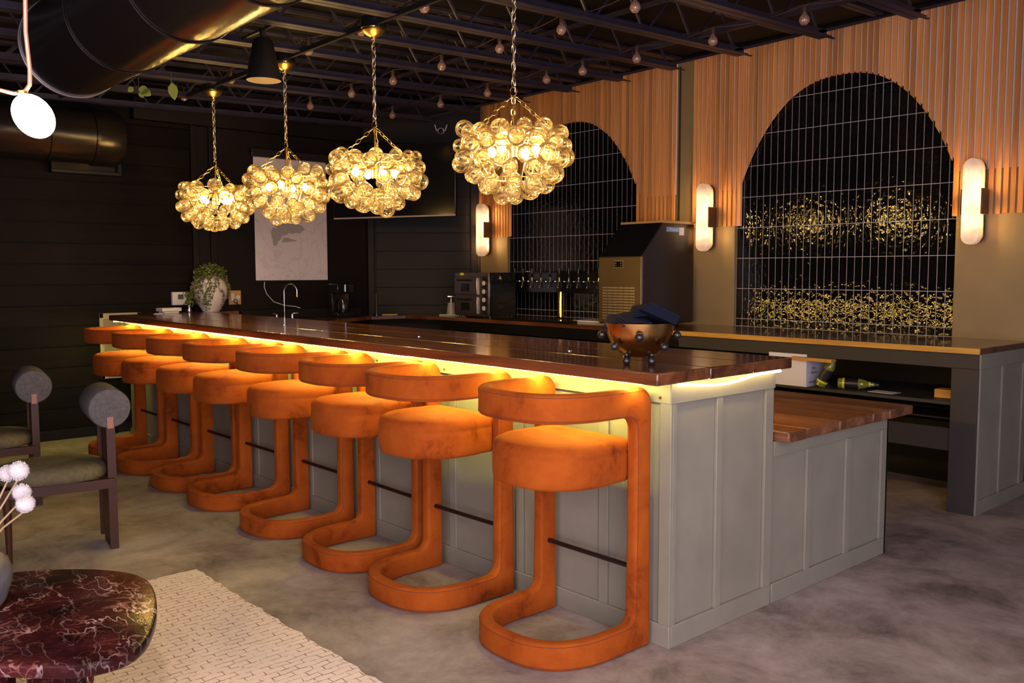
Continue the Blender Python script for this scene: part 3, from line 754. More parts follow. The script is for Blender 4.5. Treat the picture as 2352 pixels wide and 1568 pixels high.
def stool_seat():
    a, b, n = .248, .272, 2.5
    mb = MB(); K = 56
    def ring(sc, z, bul=0.0):
        out = []
        for i in range(K):
            t = 2 * math.pi * i / K; c, s = math.cos(t), math.sin(t)
            x = a * abs(c) ** (2 / n) * (1 if c > 0 else -1); y = b * abs(s) ** (2 / n) * (1 if s > 0 else -1)
            y = min(y, .172)
            if y > .02: x = max(-.2385, min(.2385, x))
            out.append((x * sc, (y + .03) * sc - .03, z))
        return out
    sec = [(.90, .657), (.965, .660), (.99, .672), (1.0, .70), (1.0, .745), (.998, .768), (.985, .774), (.998, .781), (.99, .797), (.955, .813), (.87, .824), (.7, .831), (.4, .836), (.0001, .838)]
    rows = [ring(sc, z) for sc, z in sec]
    mb.add([v for r_ in rows for v in r_], [(i * K + k, i * K + (k + 1) % K, (i + 1) * K + (k + 1) % K, (i + 1) * K + k) for i in range(len(rows) - 1) for k in range(K)] + [tuple(range(K))[::-1]])
    return mb
FRM, SEAM = stool_frame()
frm_me = FRM.mesh('frame', 'velvet', sharp=60); seam_me = SEAM.mesh('seam', 'seam', sharp=60); seat_me = stool_seat().mesh('seat', 'velvet', sharp=70)
rest_me = MB().cyl((-.243, .155, .312), (.243, .155, .312), .010, n=14).mesh('footrest', 'bronze_bar')
SL = ['orange velvet bar stool nearest the open end of the bar, its whole frame in view',
      'second orange velvet bar stool counted from the open bar end',
      'third orange velvet bar stool counted from the open bar end', 'fourth orange velvet bar stool counted from the open bar end',
      'fifth orange velvet bar stool counted from the open bar end', 'third orange velvet bar stool counted from the far black wall',
      'orange velvet bar stool next to last before the far black wall', 'dim orange velvet bar stool closest to the far black wall and vent grille']
for k, (x, y, rz) in enumerate([(-2.486, 2.489, 0), (-3.268, 2.470, 1.2), (-3.925, 2.490, -1), (-4.668, 2.494, 0), (-5.442, 2.494, .8), (-6.08, 2.494, 0), (-6.767, 2.488, -1), (-7.427, 2.485, 0)]):
    t = thing('bar_stool', (x, y - .006, 0), SL[k], 'bar stool', 'orange bar stools along the bar')
    t.rotation_euler = (0, 0, R(rz))
    f = link('frame', frm_me, t); link('seam', seam_me, f)
    link('seat', seat_me, t); link('footrest', rest_me, t)

# ================================================================ bubble chandeliers
bub = {}
for r_ in (.039, .046, .053):
    bub[r_] = MB().ball((0, 0, 0), r_, 22, 14).mesh('glass_bubble', 'bubble_glass', sharp=180)
def link_me(L, wd, r_):
    pts = []
    for i in range(16):
        t = 2 * math.pi * i / 16; pts.append((wd / 2 * math.cos(t), 0, L / 2 * (abs(math.sin(t)) ** .8) * (1 if math.sin(t) > 0 else -1)))
    return MB().tube(pts, r_, 5, closed=True)
lk_big = link_me(.047, .021, .0022).mesh('link', 'brass_wire'); lk_small = link_me(.040, .019, .0022).mesh('link', 'brass_wire')
bulb_me = MB().ball((0, 0, 0), .021, 14, 10, (1, 1, 1.25)).mesh('bulb', 'bulb_light', sharp=180)
def chain(root, p0, p1, me, step, name='chain'):
    """p0, p1 relative to root"""
    p0, p1 = Vector(p0), Vector(p1); d = p1 - p0; n = max(1, round(d.length / step))
    c = bpy.data.objects.new(name, None); COL.objects.link(c); c.parent = root; c.location = p0; c.empty_display_size = .05
    q = d.to_track_quat('Z', 'Y')
    for i in range(n):
        o = link('link', me, c, d * ((i + .5) / n)); o.rotation_mode = 'QUATERNION'
        o.rotation_quaternion = q @ Euler((0, 0, R(90 * (i % 2) + 20))).to_quaternion()
    return c
def chandelier(x, y, z0, label, seed, ztop):
    rd = random.Random(seed)
    t = thing('bubble_chandelier', (x, y, z0), label, 'chandelier', 'bubble glass chandeliers over the bar')
    # bowl of blown bubbles, ring by ring
    rings = [(.140, .232, 12, 0), (.088, .258, 13, 0), (.010, .255, 13, 0), (-.062, .215, 11, 0), (-.115, .150, 8, 0), (-.150, .070, 4, 0), (.065, .185, 6, 0)]
    cnt = 0
    for dz, rad, n, br in rings:
        for i in range(n):
            an = 2 * math.pi * (i + (.5 if cnt % 2 else 0)) / n + rd.uniform(-.09, .09)
            r_ = rd.choice([.039, .046, .046, .053])
            rr_ = rad + rd.uniform(-.018, .014)
            o = link('glass_bubble', bub[r_], t, (rr_ * math.cos(an), rr_ * math.sin(an), dz + rd.uniform(-.018, .018)))
            dr = Vector((math.cos(an), math.sin(an), (dz - .10) / .25)) + Vector((rd.uniform(-.4, .4), rd.uniform(-.4, .4), rd.uniform(-.4, .4)))
            o.rotation_mode = 'QUATERNION'; o.rotation_quaternion = dr.to_track_quat('Z', 'Y')
        cnt += 1
    fr = MB()
    for rad, zz in ((.20, .145), (.20, .055), (.12, -.085)):
        fr.tube([(x + rad * math.cos(a_), y + rad * math.sin(a_), z0 + zz) for a_ in (2 * math.pi * k / 40 for k in range(40))], .0028, 6, closed=True)
    for k in range(6):
        a_ = math.pi * k / 3
        fr.tube([(x + .20 * math.cos(a_), y + .20 * math.sin(a_), z0 + .145), (x + .20 * math.cos(a_), y + .20 * math.sin(a_), z0 + .055), (x + .12 * math.cos(a_), y + .12 * math.sin(a_), z0 - .085)], .0022, 5)
        fr.tube([(x, y, z0 + .11), (x + .20 * math.cos(a_), y + .20 * math.sin(a_), z0 + .145)], .0022, 5)
    fr.build('wire_frame', 'brass_wire', t)
    MB().lathe([(.0, .02), (.028, .02), (.028, .12), (.045, .135), (.045, .15), (.0, .155)], (x, y, z0), 18).build('socket_hub', 'aged_brass', t)
    MB().cyl((x, y, z0 + .15), (x, y, z0 + .325), .0052, n=10).build('rod', 'aged_brass', t)
    for k in range(4):
        a_ = math.pi / 2 * k + .5 + seed
        s_ = MB().cyl((x + .045 * math.cos(a_), y + .045 * math.sin(a_), z0 + .10), (x + .105 * math.cos(a_), y + .105 * math.sin(a_), z0 + .075), .010, n=10).build('socket', 'aged_brass', t)
        link('bulb', bulb_me, t, (.125 * math.cos(a_), .125 * math.sin(a_), .055))
    for k in range(3):
        a_ = 2 * math.pi * k / 3 + .35
        chain(t, (.012 * math.cos(a_), .012 * math.sin(a_), .315), (.20 * math.cos(a_), .20 * math.sin(a_), .15), lk_small, .036, 'stay_chain')
    MB().tube([(x + .024 * math.cos(a_), y, z0 + .345 + .024 * math.sin(a_)) for a_ in (2 * math.pi * k / 20 for k in range(20))], .003, 6, closed=True).build('ring', 'aged_brass', t)
    chain(t, (0, 0, .365), (0, 0, ztop - z0 - .055), lk_big, .039)
    MB().tube([(x + .011 * math.sin(k * 1.1), y + .009 * math.cos(k * 1.3), z0 + .34 + (ztop - z0 - .39) * k / 24) for k in range(25)], .0022, 5).build('cord', 'white_cord', t)
    MB().lathe([(.008, -.062), (.014, -.058), (.016, -.045), (.045, -.032), (.066, -.008), (.066, .0), (.0, .0)], (x, y, ztop), 28).build('canopy', 'brass', t)
    return t
CH = [(-3.352, 2.015, 2.92, 'bubble glass chandelier nearest the arches, its chain running out of the picture top'),
      (-4.600, 2.010, 2.905, 'bubble glass chandelier second from the arches, hanging in front of the black television'),
      (-5.712, 2.005, 2.895, 'bubble glass chandelier hanging in front of the white pull-down screen'),
      (-6.890, 1.985, 2.885, 'bubble glass chandelier farthest along the bar, beside the dark plank wall')]
tr = thing('ceiling_track', (-5.3, 3.0, 2.95), 'black ceiling track with junction boxes that carries the chandeliers', 'track')
MB().bar((-7.4, 3.0, 2.925), (-1.2, 3.0, 2.96), .022, .03).build('rail', 'black_metal', tr)
for k, (x, z0, zt, lb_) in enumerate(CH):
    chandelier(x, 3.0, z0, lb_, 3 + k, zt)
    MB().lathe([(.0, 0), (.07, 0), (.075, .004), (.075, .062), (.068, .068), (.0, .068)], (x, 3.0, zt + .001), 24).build('junction_box', 'black_gloss', tr)

# ================================================================ wall lamps
def sconce(x, z0, label):
    t = thing('wall_sconce', (x, YW, z0), label, 'wall lamp', 'alabaster wall lamps beside the arches')
    def stad(hw, h, n=16):
        pts = []
        for i in range(n + 1): pts.append((hw * math.cos(math.pi * i / n), h - hw + hw * math.sin(math.pi * i / n)))
        for i in range(n + 1): pts.append((-hw * math.cos(math.pi * i / n), -h + hw - hw * math.sin(math.pi * i / n)))
        return pts
    MB().prism([(x + u, z0 + v) for u, v in stad(.058, .285)], YW - .125, YW - .062, 'Y').build('stone_shade', 'alabaster', t, bevel=.004)
    MB().prism([(x + u, z0 + v) for u, v in stad(.052, .272)], YW - .03, YW - .005, 'Y').build('back_plate', 'dark_steel', t, bevel=.003)
    br = MB()
    for s in (-1, 1): br.box(x + s * .059 - (.012 if s < 0 else 0), x + s * .059 + (.012 if s > 0 else 0), YW - .115, YW - .006, z0 - .085, z0 + .085)
    br.box(x - .059, x + .059, YW - .061, YW - .006, z0 - .085, z0 + .085)
    br.build('bracket', 'dark_steel', t, bevel=.002)
    # lamp behind the stone throws light on the wall above and below the bracket
    for s in (-1, 1):
        b = MB().cyl((x, YW - .047, z0 + s * .10), (x, YW - .047, z0 + s * .20), .011, n=10).build('lamp_tube', 'sconce_tube', t)
sconce(-7.555, 1.925, 'alabaster wall lamp farthest back, on the narrow pillar left of the taps')
sconce(-4.612, 1.925, 'alabaster wall lamp on the pillar between the two tiled arches')
sconce(-2.440, 1.930, 'alabaster wall lamp on the pillar right of the larger arch')

# ================================================================ ceiling fittings
# string lights: thin cords with unlit clear globe bulbs
def string_light(pts, label, extra=()):
    """pts: bulb positions"""
    p0 = pts[0]
    t = thing('string_light', p0, label, 'string light', 'unlit globe string lights')
    cord = []
    P = [Vector(p) + Vector((0, 0, .085)) for p in pts]
    ends = [P[0] + (P[0] - P[1])] + P + [P[-1] + (P[-1] - P[-2])]
    for a, b in zip(ends, ends[1:]):
        for k in range(6):
            f = k / 6; cord.append(a.lerp(b, f) - Vector((0, 0, .03 * math.sin(math.pi * f))))
    cord.append(ends[-1])
    MB().tube(cord, .0025, 5).build('cord', 'copper_cord', t)
    for p in pts:
        b = MB().lathe([(1e-4, -.034), (.018, -.029), (.030, -.012), (.031, .004), (.022, .022), (.011, .034), (.0105, .042)], p, 16, cap=False).build('bulb', 'bulb_glass', t, org=p)
        MB().lathe([(.0, .038), (.013, .038), (.014, .075), (.008, .086), (.0, .086)], p, 12).build('socket', 'bulb_socket', b)
        MB().tube([(p[0] + .006 * math.cos(a_ * 2), p[1] + .006 * math.sin(a_ * 2), p[2] - .012 + .04 * a_ / 6.3) for a_ in (i * .45 for i in range(15))], .0016, 4).build('filament', 'copper_cord', b)
ZB = 2.965
string_light([(x, 3.98 + .02 * k, ZB) for k, x in enumerate((-3.412, -4.025, -4.632, -5.30, -5.956, -6.601, -7.335))], 'string of unlit globe bulbs across the joists, halfway between chandeliers and arches')
string_light([(x, 4.93, ZB) for x in (-2.91, -3.564, -4.209, -4.734, -5.124, -5.839, -6.489, -7.25)], 'string of unlit globe bulbs running closest to the slat wall')
string_light([(x, 3.06, ZB - .01) for x in (-4.173, -4.829, -5.485, -6.694, -7.62)], 'string of unlit globe bulbs along the black chandelier track')
# big round duct and the smaller one behind it
du_ = thing('round_duct', (-1.8, 1.47, 2.65), 'big black round duct hanging under the joists, gold glint along its flank', 'duct')
DR = .252
MB().tube([(-5.13, 1.47, 2.65), (1.15, 1.47, 2.65)], DR, 56).build('pipe', 'duct_metal', du_)
for k, x in enumerate((-5.125, -4.35, -3.62, -2.95, -2.3, -1.7)):
    MB().tube([(x + (.0 if k else 0), 1.47 + (DR + .004) * math.cos(a_), 2.65 + (DR + .004) * math.sin(a_)) for a_ in (2 * math.pi * i / 56 for i in range(56))], .006 if k == 0 else .004, 6, closed=True).build('seam_ring', 'steel' if k == 0 else 'duct_metal', du_)
d2 = thing('branch_duct', (-8.0, 1.6, 2.6), 'smaller black duct at the far wall ending in a round cap', 'duct')
MB().tube([(-8.0, -.8, 2.6), (-8.0, 2.40, 2.6)], .225, 44).build('pipe', 'duct_metal', d2)
MB().lathe([(.238, .0), (.238, .18), (.21, .235), (.13, .255), (.0, .258)], (-8.0, 2.40, 2.6), 44, Matrix.Rotation(R(-90), 3, 'X')).build('end_cap', 'duct_metal', d2)
for y in (2.06, 2.40): MB().tube([(-8.0 + .229 * math.cos(a_), y, 2.6 + .229 * math.sin(a_)) for a_ in (2 * math.pi * i / 44 for i in range(44))], .006, 6, closed=True).build('seam_ring', 'duct_metal', d2)
col_ = MB(); col_.box(XF + .002, XF + .10, 2.20, 2.78, 2.33, 2.36); col_.box(XF + .002, XF + .10, 2.20, 2.78, 2.86, 2.89); col_.box(XF + .002, XF + .10, 2.20, 2.23, 2.36, 2.86); col_.box(XF + .002, XF + .10, 2.75, 2.78, 2.36, 2.86)
col_.box(XF + .002, XF + .02, 2.23, 2.75, 2.36, 2.86)
col_.build('wall_collar', 'duct_metal', d2, bevel=.003)
MB().tube([(XF + .02, 2.5, 2.6), (-8.0, 2.5, 2.6)], .2, 30).build('neck', 'duct_metal', d2)
reg = thing('ceiling_register', (-4.5, 2.0, 2.9), 'tan sheet metal air register up between the duct and the track', 'vent')
bx(-4.83, -4.15, 1.75, 2.30, 2.865, 2.888).build('face', 'vent_tan', reg, bevel=.004)
bx(-4.76, -4.22, 1.82, 2.23, 2.888, 2.97).build('neck_box', 'duct_metal', reg)
# black cone speaker-like pendant
cn = thing('cone_pendant', (-5.2, 2.6, 2.65), 'black cone shaped pendant near the ceiling, left of the chandelier over the white screen', 'pendant')
MB().lathe([(.108, -.125), (.106, -.112), (.060, .115), (.045, .13), (.0, .132)], (-5.213, 2.596, 2.772), 32, cap=False).build('shade', 'black_metal', cn)
MB().lathe([(.0, -.119), (.104, -.119), (.104, -.123), (.0, -.123)], (-5.213, 2.596, 2.772), 32).build('grille', 'cone_face', cn)
MB().cyl((-5.213, 2.596, 2.90), (-5.213, 2.596, 2.95), .02, n=12).build('mount', 'black_metal', cn)
MB().bar((-5.52, 2.60, 2.957), (-4.93, 2.60, 2.957), .02, .012).build('hanger', 'black_metal', cn)
MB().tube([(-5.20, 2.60, 2.90), (-5.18, 2.60, 2.95), (-5.19, 2.60, 3.0)], .004, 5).build('wire', 'copper_cord', cn)
# ivy leaf sprigs caught in the joists
def sprig(name, c, label, leaves, sc, mat='leaf_fresh'):
    t = thing(name, c, label, 'leaf')
    MB().tube([Vector(c) + Vector(p) for p in ((0, 0, .10), (0, 0, .04), (0, 0, 0))], .002, 5).build('stem', 'leaf', t)
    for k, (dx, dz, an, s) in enumerate(leaves):
        mb = MB(); o = Vector(c) + Vector((dx * .66, dx * .75, dz))
        u = Vector((math.sin(an) * .66, math.sin(an) * .75, -math.cos(an))); v = Vector((math.cos(an) * .66, math.cos(an) * .75, math.sin(an)))
        nn = Vector((.75, -.66, 0)) * .003
        P = [(0, 0), (.25, .32), (.55, .34), (.85, .16), (1.0, 0), (.85, -.16), (.55, -.34), (.25, -.32)]
        a_ = [o + u * (p * s) + v * (q_ * s * sc) for p, q_ in P]
        mb.add([p + nn for p in a_] + [p - nn for p in a_], [tuple(range(8)), tuple(range(15, 7, -1))] + [(i, (i + 1) % 8, 8 + (i + 1) % 8, 8 + i) for i in range(8)])
        mb.build('leaf', mat, t)
sprig('leaf_sprig', (-6.75, 2.62, 2.86), 'long pale green leaf hanging from a joist over the far stools', [(0, 0.02, .15, .13)], .8)
sprig('leaf_sprig', (-6.84, 2.41, 2.80), 'small curled green leaf cluster beside the duct end', [(0, 0.02, 1.3, .08), (.03, .01, 1.0, .07), (-.04, .03, -.9, .05), (.01, 0, .4, .05)], 1.2)
# glowing oval lamp on bent copper tubes
LX = Vector((-2.676, .663, 1.889))
ol = thing('oval_lamp', tuple(LX), 'glowing oval glass lamp hanging on pinkish copper tubes', 'lamp')
vdir = Vector((-.95, .235, 0)).normalized(); side = Vector((.235, .95, 0)).normalized()
ma = Matrix((side, vdir, Vector((0, 0, 1)))).transposed() @ Matrix.Rotation(R(-32), 3, 'Y')
MB().ball(LX, .0610, 32, 20, (.80, .52, 1.0), ma).build('glass_globe', 'lamp_oval', ol, sharp=180)
top = LX + side * -.024 + Vector((0, 0, .060))
MB().lathe([(.0, -.006), (.014, -.004), (.014, .004), (.0, .006)], top, 14).build('collar', 'brass', ol)
MB().tube([top + Vector((0, 0, 0)), top + side * .008 + Vector((0, 0, .006)), top + side * .018 + Vector((0, 0, .022)), top + side * .020 + Vector((0, 0, .06)), top + side * .014 + Vector((0, 0, .16)), top + side * .018 + Vector((0, 0, .30)), top + side * .018 + Vector((0, 0, .95))], .0058, 10).build('tube', 'copper_tube', ol)
MB().tube([top, top + side * -.02 + Vector((0, 0, -.004)), top + side * -.06 + Vector((0, 0, .004)), top + side * -.5 + Vector((0, 0, .06))], .0052, 10).build('tube', 'copper_tube', ol)

for c_, lb_ in (((-1.75, .10, 2.0), 'added unseen oval glass lamp over the near end of the rug'), ((-2.75, -.35, 1.95), 'added unseen oval glass lamp over the middle of the rug')):
    o2 = dup(ol); o2.location = c_; o2['label'] = lb_  # extra copies added out of view to brighten the rug and lounge floor
# added ceiling cans behind and beside the camera, brightening the floor and rug
for k, (x, y) in enumerate(((-.25, 1.75), (-1.45, .30), (-.9, -.6))):
    dl = thing('added_downlight', (x, y, 2.78), ('added unseen ceiling can lamp over the floor right of the bar end', 'added unseen ceiling can lamp over the near edge of the rug', 'added unseen ceiling can lamp behind the marble table area')[k], 'lamp')
    MB().lathe([(.085, 0), (.09, 0), (.09, .10), (.02, .105), (.0, .105)], (x, y, 2.78), 28, cap=False).build('can', 'black_metal', dl)
    MB().lathe([(.0, .02), (.084, .02), (.084, .024), (.0, .024)], (x, y, 2.78), 28).build('lens', 'added_can_light', dl)
    MB().cyl((x, y, 2.88), (x, y, 3.12), .012, n=10).build('stem', 'black_metal', dl)
# ================================================================ things on the far and corner walls
sc_ = thing('pull_down_screen', (XF, 4.49, 1.9), 'white pull-down screen with a faint grey sketch on the far wall', 'screen')
bx(XF + .012, XF + .016, 4.08, 4.90, 1.385, 2.62).build('sheet', 'screen_drawing', sc_)
bx(XF + .006, XF + .024, 4.08, 4.90, 1.376, 1.388).build('bottom_bar', 'black_metal', sc_)
bx(XF + .004, XF + .07, 4.04, 4.94, 2.62, 2.70).build('roller_case', 'black_metal', sc_, bevel=.005)
sk = MB(); rd = random.Random(5)
def blob(cy, cz, ry, rz, n=26):
    P = []
    for i in range(n):
        a_ = 2 * math.pi * i / n; k = 1 + .28 * math.sin(3 * a_ + cy * 9) + rd.uniform(-.16, .16)
        P.append((cy + ry * k * math.cos(a_), cz + rz * k * math.sin(a_)))
    d_ = XF + .0180 + .0008 * (len(sk.v) // 27); c_ = [(d_, cy, cz)]; P3 = [(d_, a_, b_) for a_, b_ in P]
    sk.add(c_ + P3, [(0, 1 + i, 1 + (i + 1) % n) for i in range(n)])
blob(4.42, 1.905, .16, .055); blob(4.31, 1.83, .055, .085); blob(4.44, 1.80, .075, .022); blob(4.50, 1.935, .12, .05)
sk.build('sketch', 'pencil_grey', sc_)
TVA, TVB = Vector((-7.93, 4.69, 0)), Vector((-6.67, 5.25, 0))
tv = thing('television', (-8.1, 5.6, 2.5), 'black wall-mounted television with thin pale lower edge in the back corner', 'television')
ta = Vector((-7.99, 5.015, 2.005)); tb = Vector((-7.245, 5.975, 2.035))
ta, tb = TVA, TVB
tu = (tb - ta).normalized(); tn = Vector((tu.y, -tu.x, 0)); mt = Matrix((tu, tn, Vector((0, 0, 1)))).transposed()
TL = (tb - ta).length; tc_ = (ta + tb) / 2
MB().obox(tc_ + Vector((0, 0, 2.345)), (TL, .05, .70), mt).build('case', 'black_metal', tv, bevel=.006)
MB().obox(tc_ + tn * .0255 + Vector((0, 0, 2.348)), (TL - .02, .003, .675), mt).build('screen', 'black_gloss', tv)
MB().obox(tc_ + tn * .0262 + Vector((0, 0, 2.003)), (TL - .004, .004, .014), mt).build('lower_bezel', 'tv_bezel', tv)
MB().bar(tc_ - tn * .02 + Vector((0, 0, 2.36)), onwall(LD * .5, .02, 2.36), .18, .22).build('mount_arm', 'black_metal', tv)
cm = thing('security_camera', tuple(onwall(.82, .17, 3.0)), 'small white security camera with two ears on the dark beam', 'camera')
cc = onwall(.82, .215, 2.985)
MB().ball(cc, .040, 18, 12, (1, 1, .85)).build('dome', 'white_plastic', cm)
MB().ball(cc + dn * .022 + Vector((0, 0, -.006)), .027, 14, 10).build('lens', 'black_gloss', cm)
for s in (-1, 1): MB().bar(cc + du * (s * .045), cc + du * (s * .066) + Vector((0, 0, .065)), .012, .010).build('antenna', 'white_plastic', cm, bevel=.002)
MB().obox(cc - dn * .05, (.05, .06, .03), md).build('bracket', 'white_plastic', cm)
th = thing('alarm_panel', (XF, 3.286, 1.22), 'white square wall panel with small green display', 'panel')
bx(XF + .002, XF + .045, 3.22, 3.362, 1.160, 1.285).build('case', 'white_plastic', th, bevel=.006)
bx(XF + .045, XF + .047, 3.272, 3.325, 1.215, 1.262).build('display', 'lcd_green', th)
ot = thing('power_outlet', (XF, 3.855, 1.22), 'square wooden outlet plate with white sockets and a black plug', 'outlet')
bx(XF + .002, XF + .012, 3.79, 3.918, 1.150, 1.290).build('plate', 'plate_wood', ot, bevel=.003)
bx(XF + .012, XF + .016, 3.815, 3.848, 1.185, 1.262).build('socket', 'white_plastic', ot, bevel=.002)
MB().cyl((XF + .012, 3.886, 1.222), (XF + .017, 3.886, 1.222), .020, n=20).build('socket', 'white_plastic', ot)
MB().bar((XF + .03, 3.833, 1.20), (XF + .04, 3.862, 1.172), .028, .026).build('plug', 'black_rubber', ot, bevel=.006)
MB().tube([(XF + .035, 3.862, 1.172), (XF + .035, 3.875, 1.15), (XF + .03, 3.89, 1.115)], .005, 6).build('cord', 'black_rubber', ot)
vg = thing('vent_grille', (XF, 2.75, .8), 'tall cream louvred return grille low on the far wall behind the last stool', 'vent')
fr = MB()
for a in ((2.565, 2.598, .51, 1.102), (2.90, 2.93, .51, 1.102), (2.565, 2.93, .51, .565), (2.565, 2.93, 1.06, 1.102)): fr.box(XF + .002, XF + .022, *a)
fr.build('frame', 'vent_paint', vg, bevel=.002)
bx(XF + .002, XF + .006, 2.598, 2.90, .565, 1.06).build('back', 'dark_backing', vg)
lv = MB().obox((0, 0, 0), (.016, .008, .148), Matrix.Rotation(R(35), 3, 'Z')).mesh('louvre', 'vent_paint')
for zc in (.645, .81, .975):
    for k in range(15): link('louvre', lv, vg, Vector((XF + .012, 2.61 + .0195 * k, zc)) - vg.location)
    bx(XF + .004, XF + .018, 2.598, 2.90, zc + .076, zc + .089).build('crossbar', 'vent_paint', vg)

# ================================================================ on the bar and back counters
ZT = 1.0985
pot = thing('potted_ivy', (-8.22, 3.50, ZT), 'round white clay pot overgrown with trailing ivy at the far bar end', 'plant')
PC = (-8.22, 3.50, ZT)
MB().lathe([(.0, 0), (.075, 0), (.105, .05), (.145, .13), (.155, .20), (.135, .28), (.085, .325), (.075, .34), (.06, .335), (.0, .30)], PC, 30).build('pot', 'pot_clay', pot)
lf_me = MB().add([(0, 0, 0), (.008, .012, .003), (0, .026, 0), (-.008, .012, .003), (0, .012, -.004)], [(0, 1, 4), (1, 2, 4), (2, 3, 4), (3, 0, 4), (0, 3, 1), (1, 3, 2)]).mesh('l', 'leaf')
def foliage(name, parent, pts, mat, s0, s1, seed):
    rd = random.Random(seed); mb = MB()
    for p in pts:
        e = Euler((rd.uniform(0, 6.3), rd.uniform(0, 6.3), rd.uniform(0, 6.3))).to_matrix(); s = rd.uniform(s0, s1)
        mb.add([Vector(p) + e @ (Vector(v) * s) for v in ((0, 0, 0), (.007, .010, .002), (0, .022, 0), (-.007, .010, .002))], [(0, 1, 3), (1, 2, 3)])
    return tag(mb.build(name, mat, parent, sharp=180), kind='stuff')
rd = random.Random(3); crown = []; vine = []; dry = []
for i in range(900):
    a_, b_ = rd.uniform(0, 6.28), rd.random()
    r_ = .145 * b_ ** .5
    crown.append((PC[0] + r_ * math.cos(a_), PC[1] + r_ * math.sin(a_), PC[2] + .335 + rd.uniform(-.03, .105) * (1.15 - b_ * .6)))
for sidx in range(15):
    a0 = rd.uniform(-2.3, 1.3); L_ = rd.uniform(.5, 1.0)
    for k in range(70):
        f = k / 70 * L_
        zz = .32 - .32 * f; rr_ = (.10 + .06 * math.sin(math.pi * min(1, f * 1.05 + .12))) + rd.uniform(0, .012)
        aa = a0 + .25 * math.sin(f * 5 + sidx) + rd.uniform(-.07, .07)
        (vine if rd.random() < .55 else dry).append((PC[0] + rr_ * math.cos(aa), PC[1] + rr_ * math.sin(aa), PC[2] + zz + rd.uniform(-.012, .012)))
foliage('ivy_crown', pot, crown, 'leaf', .8, 1.5, 1); foliage('ivy_vines', pot, vine, 'leaf', .7, 1.3, 2); foliage('ivy_dry_leaves', pot, dry, 'leaf_dry', .7, 1.2, 3)
sv = thing('bud_vase', (-8.17, 3.27, ZT), 'tiny dark bud vase with a green sprig left of the ivy pot', 'vase')
MB().lathe([(.0, 0), (.016, 0), (.02, .02), (.012, .05), (.011, .065)], sv.location, 16).build('vase', 'chrome', sv)
foliage('sprig', sv, [(sv.location.x + rd.uniform(-.03, .03), sv.location.y + rd.uniform(-.035, .03), ZT + .06 + rd.uniform(0, .13)) for _ in range(160)], 'leaf', .7, 1.3, 9)
MB().cyl((sv.location.x, sv.location.y, ZT + .03), (sv.location.x, sv.location.y, ZT + .15), .002, n=5).build('stem', 'leaf', sv)
rb = thing('router_box', (-8.2, 3.05, ZT), 'flat white router box lying at the far bar end', 'box')
MB().obox((-8.22, 3.10, ZT + .032), (.12, .19, .032), Matrix.Rotation(R(8), 3, 'Z')).build('case', 'white_plastic', rb, bevel=.006)
MB().obox((-8.22, 3.10, ZT + .008), (.09, .15, .014), Matrix.Rotation(R(8), 3, 'Z')).build('foot', 'white_plastic', rb)
tag(MB().prism([(-8.05, 2.90), (-8.02, 2.97), (-8.12, 3.03), (-8.17, 2.96)], ZT + .0005, ZT + .005, 'Z').build('note_card', 'paper', bevel=.001), 'small white card lying beside the router box', 'card')
# faucet and cord at the sink
FX, FY = -7.70, 3.99; ZC = 1.0125
fa = thing('gooseneck_faucet', (FX, FY, ZC), 'chrome gooseneck faucet with two handles under the white screen', 'faucet')
MB().obox((FX, FY, ZC + .012), (.06, .20, .024), Matrix.Identity(3)).build('base', 'chrome', fa, bevel=.008)
gp = [(FX, FY, ZC + .02), (FX, FY, ZC + .27)] + [(FX + (.07 - .07 * math.cos(a_)) * .6, FY + (.07 - .07 * math.cos(a_)) * .65, ZC + .27 + .075 * math.sin(a_)) for a_ in (math.pi * i / 12 for i in range(1, 12))]
gp.append((gp[-1][0], gp[-1][1], ZC + .235))
MB().tube(gp, .0075, 10).build('spout', 'chrome', fa)
MB().cyl((gp[-1][0], gp[-1][1], ZC + .255), (gp[-1][0], gp[-1][1], ZC + .225), .010, n=12).build('aerator', 'brass', fa)
for s in (-1, 1):
    MB().cyl((FX, FY + s * .08, ZC + .02), (FX, FY + s * .08, ZC + .06), .014, .011, n=12).build('valve', 'chrome', fa)
    MB().bar((FX, FY + s * .08, ZC + .066), (FX + .03, FY + s * .13, ZC + .072), .016, .010).build('lever', 'chrome', fa, bevel=.003)
MB().tube([(XF + .03, 4.165, 1.372), (XF + .03, 4.16, 1.32), (XF + .035, 4.185, 1.25), (XF + .05, 4.25, 1.17), (XF + .16, 4.31, 1.135), (XF + .30, 4.36, 1.125), (XF + .33, 4.40, 1.1085)], .004, 6).build('cord', 'white_cord', sc_)
# black coffee machine and a black faucet beyond
ck = thing('coffee_maker', (-7.95, 4.72, ZC), 'black coffee maker on the dark sink ledge right of the screen', 'coffee maker')
kx, ky = -7.99, 4.78
bx(kx - .09, kx + .09, ky - .10, ky + .10, ZC, ZC + .05).build('base', 'black_gloss', ck, bevel=.008)
bx(kx - .09, kx - .02, ky - .10, ky + .10, ZC + .05, ZC + .24).build('column', 'black_gloss', ck, bevel=.006)
bx(kx - .09, kx + .09, ky - .10, ky + .10, ZC + .24, ZC + .34).build('head', 'black_gloss', ck, bevel=.01)
MB().lathe([(.0, 0), (.05, 0), (.055, .07), (.04, .13), (.0, .13)], (kx + .035, ky, ZC + .052), 20).build('carafe', 'black_gloss', ck)
MB().cyl((kx + .091, ky - .01, ZC + .26), (kx + .091, ky - .01, ZC + .33), .008, n=10).build('handle', 'chrome', ck)
bf = thing('tall_faucet', (-7.9, 5.25, ZC), 'slim dark faucet standing in the back corner of the counter', 'faucet')
MB().cyl((-8.02, 5.22, ZC), (-8.02, 5.22, ZC + .02), .03, n=16).build('base', 'black_gloss', bf)
